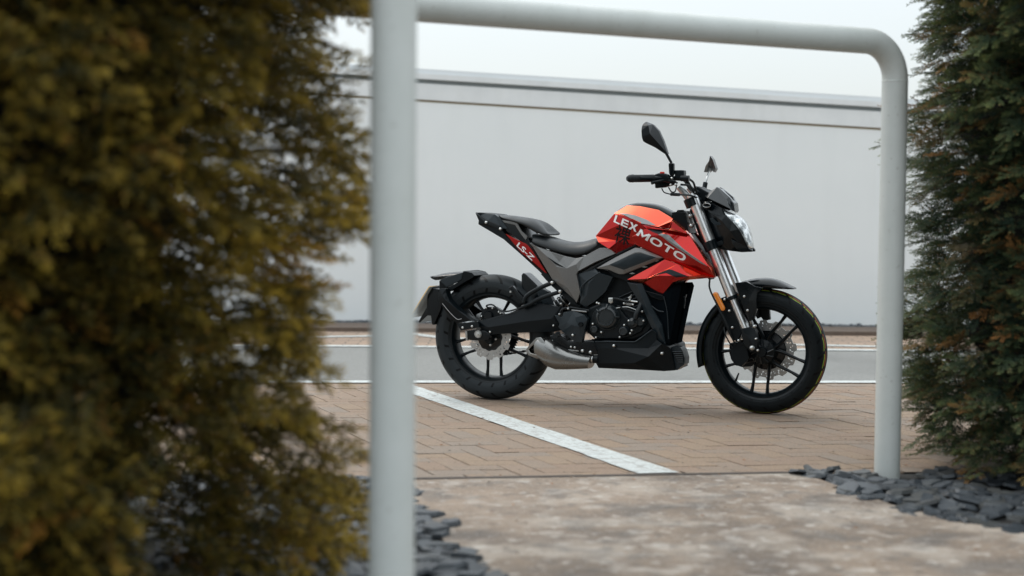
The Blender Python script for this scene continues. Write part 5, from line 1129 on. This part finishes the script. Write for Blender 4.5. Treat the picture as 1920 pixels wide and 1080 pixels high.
body('front_mudguard', [[(1.2220,-0.0000,0.6138),(1.2927,-0.0000,0.6401),(1.3772,-0.0000,0.6490),(1.4193,-0.0000,0.6429),(1.4685,-0.0000,0.6246),(1.5176,-0.0000,0.5951)], [(1.2390,-0.0450,0.6125),(1.3022,-0.0450,0.6350),(1.3862,-0.0450,0.6425),(1.4281,-0.0450,0.6344),(1.4770,-0.0450,0.6148),(1.5243,-0.0450,0.5952)], [(1.2508,-0.0660,0.6067),(1.3068,-0.0660,0.6234),(1.3629,-0.0660,0.6198),(1.4186,-0.0660,0.6142),(1.4673,-0.0660,0.6037),(1.5212,-0.0660,0.5940)], [(1.2546,-0.0660,0.5893),(1.3039,-0.0660,0.5871),(1.3564,-0.0660,0.5850),(1.3912,-0.0660,0.5928),(1.4606,-0.0660,0.5925),(1.5123,-0.0660,0.5931)]], K['gloss'], bike, sub=1)
fend('mudguard_rear', 118, 196, .312, .322, .060, .052, K['black'])
facet('mudguard_stay', [(1.2496,-0.1100,0.6210),(1.3020,-0.1100,0.6291),(1.3442,-0.1100,0.6073),(1.3804,-0.1100,0.6013),(1.3551,-0.1100,0.5765),(1.3522,-0.1100,0.5419),(1.3542,-0.1100,0.5005),(1.3417,-0.1100,0.4552),(1.3189,-0.1100,0.4426),(1.3045,-0.1100,0.4713),(1.2607,-0.1100,0.5880),(1.3190,-0.1180,0.5414)], [(0, 1, 11, 10), (1, 2, 11), (2, 3, 4, 11), (4, 5, 6, 11), (6, 7, 8, 11), (8, 9, 10, 11)], .03, K['gloss'], bike, .003)
slab('stay_rear', [(1.1498,-0.1000,0.5358),(1.2096,-0.1000,0.5584),(1.2533,-0.1000,0.4691),(1.2827,-0.1000,0.3866),(1.2622,-0.1000,0.3440),(1.2339,-0.1000,0.3569),(1.1829,-0.1000,0.4529)], .03, K['black'], bike, .004, mirror=True)
slab('caliper_mount', [(1.3371,0.0700,0.5111),(1.3764,0.0700,0.4981),(1.3823,0.0700,0.4417),(1.3526,0.0700,0.4337),(1.3308,0.0700,0.4613)], .03, K['satin'], bike, .003)
pillow('side_reflector', [(1.1487,-0.1280,0.5685),(1.1543,-0.1280,0.5756),(1.1649,-0.1280,0.5773),(1.1720,-0.1280,0.5726),(1.2076,-0.1280,0.5055),(1.2070,-0.1280,0.4957),(1.1994,-0.1280,0.4893),(1.1902,-0.1280,0.4925)], .004, .008, K['orange'], bike, .012, step=.006)
facet('front_caliper', [(1.1913,0.0550,0.3224),(1.2214,0.0550,0.3342),(1.2714,0.0550,0.3467),(1.3147,0.0550,0.3200),(1.3266,0.0550,0.2495),(1.3021,0.0550,0.2165),(1.2520,0.0550,0.2108),(1.2195,0.0550,0.2200),(1.2011,0.0550,0.2443),(1.1898,0.0550,0.2795)], [(0, 1, 2, 3, 4, 5, 6, 7, 8, 9)], .045, K['satin'], bike, .006, mirror=False)
facet('speed_sensor', [(1.2273,-0.0850,0.3346),(1.2660,-0.0850,0.3430),(1.3014,-0.0850,0.3304),(1.3164,-0.0850,0.2683),(1.2819,-0.0850,0.2284),(1.2537,-0.0850,0.2307),(1.2284,-0.0850,0.2646)], [(0, 1, 2, 3, 4, 5, 6)], .05, K['black'], bike, .006, mirror=False)
tube('front_brake_hose', [(1.1269,-0.1000,0.6400),(1.1300,-0.1100,0.5916),(1.1652,-0.1200,0.5233),(1.2100,-0.1250,0.4414),(1.2359,-0.1100,0.3717),(1.2532,-0.0900,0.3290)], .0045, K['rubber'], bike, 8)
tube('speed_cable', [(1.2000,-0.1100,0.4122),(1.2087,-0.1150,0.3780),(1.2235,-0.1000,0.3426),(1.2394,-0.0900,0.3145)], .0035, K['rubber'], bike, 8)
tube('brake_line', [(1.2277,-0.0800,0.4671),(1.2496,-0.0800,0.4259),(1.2786,-0.0800,0.3710),(1.3098,-0.0600,0.3567)], .004, K['chrome'], bike, 8)
# headlight, cowl and screen
body('headlight', [[(1.1681,-0.0000,0.9662),(1.2159,-0.0000,0.9492),(1.2494,-0.0000,0.9308),(1.2733,-0.0000,0.9123),(1.2929,-0.0000,0.8668),(1.3087,-0.0000,0.8203),(1.3169,-0.0000,0.7775)],
     [(1.1779,-0.0600,0.9655),(1.2197,-0.0600,0.9472),(1.2483,-0.0600,0.9270),(1.2721,-0.0600,0.9017),(1.2939,-0.0600,0.8580),(1.3054,-0.0450,0.8162),(1.3137,-0.0300,0.7766)],
     [(1.1834,-0.1050,0.9662),(1.1969,-0.1050,0.9427),(1.2255,-0.1050,0.9176),(1.2553,-0.1000,0.8855),(1.2771,-0.0900,0.8488),(1.2913,-0.0780,0.8165),(1.3031,-0.0600,0.7784)],
     [(1.1803,-0.0950,0.9611),(1.1925,-0.0950,0.9312),(1.2188,-0.0950,0.9036),(1.2463,-0.0900,0.8715),(1.2681,-0.0800,0.8347),(1.2828,-0.0700,0.8024),(1.2918,-0.0550,0.7768)]], K['lens'], bike, sub=2)
# lamp bowl detail seen behind the lens edge
tube('headlight_trim', [(1.1831,-0.1080,0.9680),(1.1977,-0.1080,0.9358),(1.2310,-0.1080,0.9038),(1.2587,-0.1040,0.8718),(1.2796,-0.0900,0.8327),(1.2987,-0.0660,0.7817)], .0035, K['black'], bike, 8, 4)
facet('headlight_cowl', [(1.0755,-0.0750,0.9992),(1.1242,-0.0800,0.9994),(1.1827,-0.1060,0.9680),(1.1986,-0.1120,0.9358),(1.2324,-0.1140,0.9038),(1.2596,-0.1080,0.8718),(1.2805,-0.0940,0.8327),(1.3010,-0.0660,0.7817),(1.3112,-0.0350,0.7660),(1.2685,-0.0550,0.7638),(1.2152,-0.0700,0.7698),(1.1690,-0.0750,0.7766),(1.1292,-0.0700,0.8235),(1.0997,-0.0700,0.8884),(1.0795,-0.0700,0.9676),(1.1333,-0.0950,0.9446),(1.1816,-0.1180,0.9126),(1.2250,-0.1200,0.8623),(1.2580,-0.0960,0.8071),(1.1929,-0.1000,0.8247)],
      [(0, 1, 15, 14), (1, 2, 3, 15), (3, 4, 16, 15), (4, 5, 17, 16), (5, 6, 18, 17), (6, 7, 18), (7, 8, 9, 18), (9, 10, 19, 18), (10, 11, 12, 19), (12, 13, 16, 19), (13, 14, 15, 16), (16, 17, 19), (17, 18, 19)], .05, K['gloss'], bike, .003)
slab('headlight_shell', [(1.0767,-0.0600,0.9957),(1.1196,-0.0600,0.9959),(1.1770,-0.0600,0.9613),(1.2205,-0.0600,0.8989),(1.2786,-0.0600,0.7882),(1.2601,-0.0600,0.7694),(1.1751,-0.0600,0.7773),(1.1073,-0.0600,0.8604)], .12, K['black'], bike, .005)
facet('cowl_lip', [(1.2284,-0.1120,0.8253),(1.2502,-0.1040,0.8140),(1.2995,-0.0700,0.7850),(1.3144,-0.0400,0.7736),(1.3122,-0.0400,0.7661),(1.2695,-0.0600,0.7668),(1.2466,-0.0850,0.7813),(1.2343,-0.1050,0.8022)], [(0, 1, 7), (1, 2, 6, 7), (2, 3, 4, 5, 6)], .02, K['dgrey'], bike, .002)
facet('cowl_vent', [(1.1259,-0.1120,0.9213),(1.1376,-0.1120,0.9237),(1.1615,-0.1120,0.9031),(1.1779,-0.1120,0.9102),(1.1852,-0.1120,0.8918),(1.1523,-0.1120,0.8892),(1.1332,-0.1120,0.9052)], [(0, 1, 2, 6), (2, 3, 4, 5, 6)], .012, K['dgrey'], bike, .002)
bm = None
facet('flyscreen', [(1.0846,-0.0650,1.0260),(1.1423,-0.0500,1.0706),(1.1569,-0.0450,1.0624),(1.2033,-0.0550,1.0242),(1.2218,-0.0300,0.9967),(1.2296,-0.0300,0.9492),(1.2190,-0.0900,0.9661),(1.1716,-0.1000,0.9902),(1.1074,-0.0900,1.0178),(1.1939,-0.0750,1.0100)],
      [(0, 1, 9, 7, 8), (1, 2, 3, 9), (3, 4, 5, 9), (5, 6, 7, 9)], .03, K['smoke'], bike, .002)
slab('screen_base', [(1.0906,-0.0500,1.0229),(1.1423,-0.0500,1.0669),(1.1590,-0.0500,1.0604),(1.2238,-0.0500,0.9974),(1.2306,-0.0500,0.9547),(1.1602,-0.0500,0.9822),(1.0932,-0.0500,1.0099)], .10, K['smoke'], bike, .006)
lathe('indicator_mount', [(0, -.010), (.012, -.010), (.018, -.004), (.018, .02)], K['gloss'], bike, [(1.1081,-0.1050,0.9829)][0], seg=24)
tube('indicator_ring', [Vector([(1.1108,-0.1160,0.9828)][0])+Vector((.019*math.cos(a), 0, .009*math.sin(a))) for a in np.linspace(0, 2*PI, 20)], .0016, K['steel'], bike, 6, 1)
box('dashboard', [(1.0688,0.0000,1.0362)][0], (.07, .13, .05), K['black'], bike, .5, .006)
slab('ignition_bracket', [(0.9981,-0.0600,0.9577),(1.0079,-0.0600,0.9437),(1.0206,-0.0600,0.8969),(1.0111,-0.0600,0.8922),(0.9962,-0.0600,0.9249)], .10, K['steel'], bike, .002)
bolts('yoke_bolt', [(1.0314,-0.1050,0.9321),(1.0358,-0.1050,0.8856)], .010, K['steel'], bike, .012)
# handlebar and controls
tube('handlebar', [(1.0729,0.0000,1.0329),(1.0648,-0.0500,1.0371),(1.0291,-0.0900,1.0609),(1.0111,-0.1400,1.1013),(0.9865,-0.2000,1.1072),(0.9550,-0.2500,1.1060),(0.9284,-0.2800,1.1043),(0.8517,-0.3600,1.1024)], .0112, K['satin'], bike, 16)
tube('handlebar', [(1.0729,0.0000,1.0329),(1.0382,0.0800,1.0440),(1.0213,0.1600,1.0527),(1.0128,0.2600,1.0507),(1.0234,0.3600,1.0430)], .0112, K['satin'], bike, 16)
tube('grip', [(1.0212,0.2800,1.0480),(1.0234,0.3600,1.0430),(1.0273,0.4000,1.0400)], .0172, K['rubber'], bike, 16, 3)
both(tube('riser', [(1.0262,-0.0950,1.0031),(1.0006,-0.0950,1.0363),(0.9724,-0.0950,1.0695)], .0165, K['steel'], bike, 20, 2))
GR = [(0.8055,-0.3850,1.1018),(0.8199,-0.3700,1.1027),(0.8358,-0.3600,1.1029),(0.8679,-0.3300,1.1041),(0.9031,-0.3000,1.1057)]
g_ = tube('grip', GR, [(0, .0135), (.06, .0175), (.28, .0185), (.32, .0205), (.36, .0175), (1, .0175)], K['rubber'], bike, 20, 5)
g_ = tube('bar_end', [(0.8020,-0.3900,1.1012),(0.8074,-0.3850,1.1018)], [(0, .011), (1, .014)], K['satin'], bike, 16, 1)
(slab('switchgear', [(0.8997,-0.2850,1.1234),(0.9220,-0.2850,1.1300),(0.9517,-0.2850,1.1281),(0.9665,-0.2850,1.1233),(0.9694,-0.2850,1.0979),(0.9299,-0.2850,1.0956),(0.9026,-0.2850,1.0980)], .04, K['satin'], bike, .006))
slab('kill_switch', [(0.9265,-0.2820,1.1359),(0.9463,-0.2820,1.1358),(0.9474,-0.2820,1.1282),(0.9276,-0.2820,1.1282)], .015, K['redsw'], bike, .002)
(slab('brake_reservoir', [(0.9842,-0.2350,1.1448),(1.0287,-0.2350,1.1447),(1.0302,-0.2350,1.1101),(1.0204,-0.2350,1.1015),(0.9857,-0.2350,1.1063)], .045, K['satin'], bike, .004))
(tube('master_cylinder', [(1.0167,-0.2400,1.1062),(1.0561,-0.2400,1.1061)], .014, K['satin'], bike, 14, 1))
(slab('lever_perch', [(0.8930,-0.2500,1.0906),(0.9303,-0.2500,1.0964),(0.9799,-0.2500,1.0987),(0.9998,-0.2500,1.0868),(0.9900,-0.2500,1.0772),(0.9407,-0.2500,1.0636),(0.8959,-0.2500,1.0602)], .035, K['gloss'], bike, .004))
(tube('brake_lever', [(0.9899,-0.2500,1.0906),(0.9433,-0.2800,1.0957),(0.9219,-0.3100,1.0892),(0.9018,-0.3300,1.0831)], [(0, .008), (.7, .007), (1, .0085)], K['satin'], bike, 10, 5))
(slab('mirror_mount', [(0.9590,-0.2500,1.1770),(0.9837,-0.2500,1.1769),(0.9854,-0.2500,1.1275),(0.9723,-0.2500,1.1060),(0.9616,-0.2500,1.1300)], .024, K['gloss'], bike, .004))
(tube('mirror_stem', [(0.9539,-0.2700,1.2195),(0.9765,-0.2600,1.1766)], [(0, .0065), (1, .006)], K['satin'], bike, 10, 1))
facet('mirror', [(0.8607,-0.2900,1.3673),(0.8502,-0.3000,1.3578),(0.8463,-0.3100,1.3463),(0.8464,-0.3200,1.3242),(0.8488,-0.3200,1.2955),(0.8540,-0.3150,1.2752),(0.8677,-0.3050,1.2660),(0.9031,-0.2850,1.2479),(0.9500,-0.2700,1.2157),(0.9575,-0.2650,1.2196),(0.9379,-0.2650,1.2758),(0.9140,-0.2650,1.3264),(0.8890,-0.2750,1.3549),(0.8821,-0.3300,1.3480),(0.8900,-0.3300,1.3089)],
      [(0, 1, 13), (1, 2, 13), (2, 3, 14, 13), (3, 4, 14), (4, 5, 14), (5, 6, 14), (6, 7, 14), (7, 8, 9, 14), (9, 10, 14), (10, 11, 14), (11, 12, 13, 14), (12, 0, 13)], .03, K['satin'], bike, .004, mirror=False)
# far mirror, seen edge on
facet('mirror', [(1.0266,0.2900,1.2318),(1.0376,0.3000,1.2142),(1.0470,0.3300,1.1689),(1.0368,0.3300,1.1499),(1.0206,0.3300,1.1741),(1.0098,0.3200,1.1739),(1.0070,0.3000,1.1512),(0.9987,0.2800,1.1496),(1.0101,0.2700,1.1800),(1.0265,0.2700,1.2055)], [(0, 1, 4, 5, 9), (1, 2, 3, 4), (5, 6, 7, 8, 9)], .05, K['grey'], bike, .003, mirror=False)
lathe('mirror_socket', [(0, -.02), (.012, -.02), (.016, 0), (.014, .02)], K['steel'], bike, [(1.0139,0.3300,1.1638)][0], seg=20)
tube('mirror_stem', [(1.0212,0.3000,1.1501),(1.0173,0.2700,1.1185),(1.0138,0.2600,1.0953)], .0055, K['steel'], bike, 10, 3)
tube('mirror_mount', [(1.0137,0.2600,1.0978),(1.0074,0.2500,1.0542)], .012, K['satin'], bike, 12, 1)
# cables
for nm, pts, r_ in (('brake_hose', [(1.0487,-0.2300,1.1064),(1.0561,-0.1600,1.0887),(1.0592,-0.1200,1.0507),(1.0624,-0.0800,1.0171)], .0055), ('throttle_cable', [(1.0119,-0.2200,1.0778),(1.0415,-0.1800,1.0738),(1.0467,-0.1300,1.0505),(1.0473,-0.0800,1.0219)], .005),
    ('clutch_cable', [(0.9632,-0.2600,1.0649),(0.9783,-0.2600,1.0434),(0.9955,-0.2600,1.0458),(0.9999,-0.2500,1.0772)], .003), ('throttle_cable', [(0.9364,-0.2800,1.0597),(0.9490,-0.2800,1.0406),(0.9735,-0.2600,1.0323)], .0028),
    ('wiring_loom', [(1.0128,-0.2400,1.0308),(1.0421,-0.1800,1.0293),(1.0622,-0.1000,1.0193)], .004), ('brake_hose', [(1.0270,0.0000,1.0625),(1.0401,0.0500,1.0684),(1.0433,0.0800,1.0440),(1.0590,0.0800,1.0240)], .004)):
    tube(nm, pts, r_, K['rubber'], bike, 8)
tube('switch_connector', [(0.9735,-0.2600,1.0323),(1.0128,-0.2400,1.0308)], .0075, K['rubber'], bike, 8, 1)
bolts('perch_bolt', [(0.9734,-0.2620,1.0769),(0.9971,-0.2620,1.0769),(0.9780,-0.2620,1.1057)], .006, K['bolt'], bike, .006)
lathe('steering_nut', [(0, -.02), (.022, -.02), (.024, .0), (.0, .02)], K['steel'], bike, [(1.0372,0.0000,1.0526)][0], seg=24)
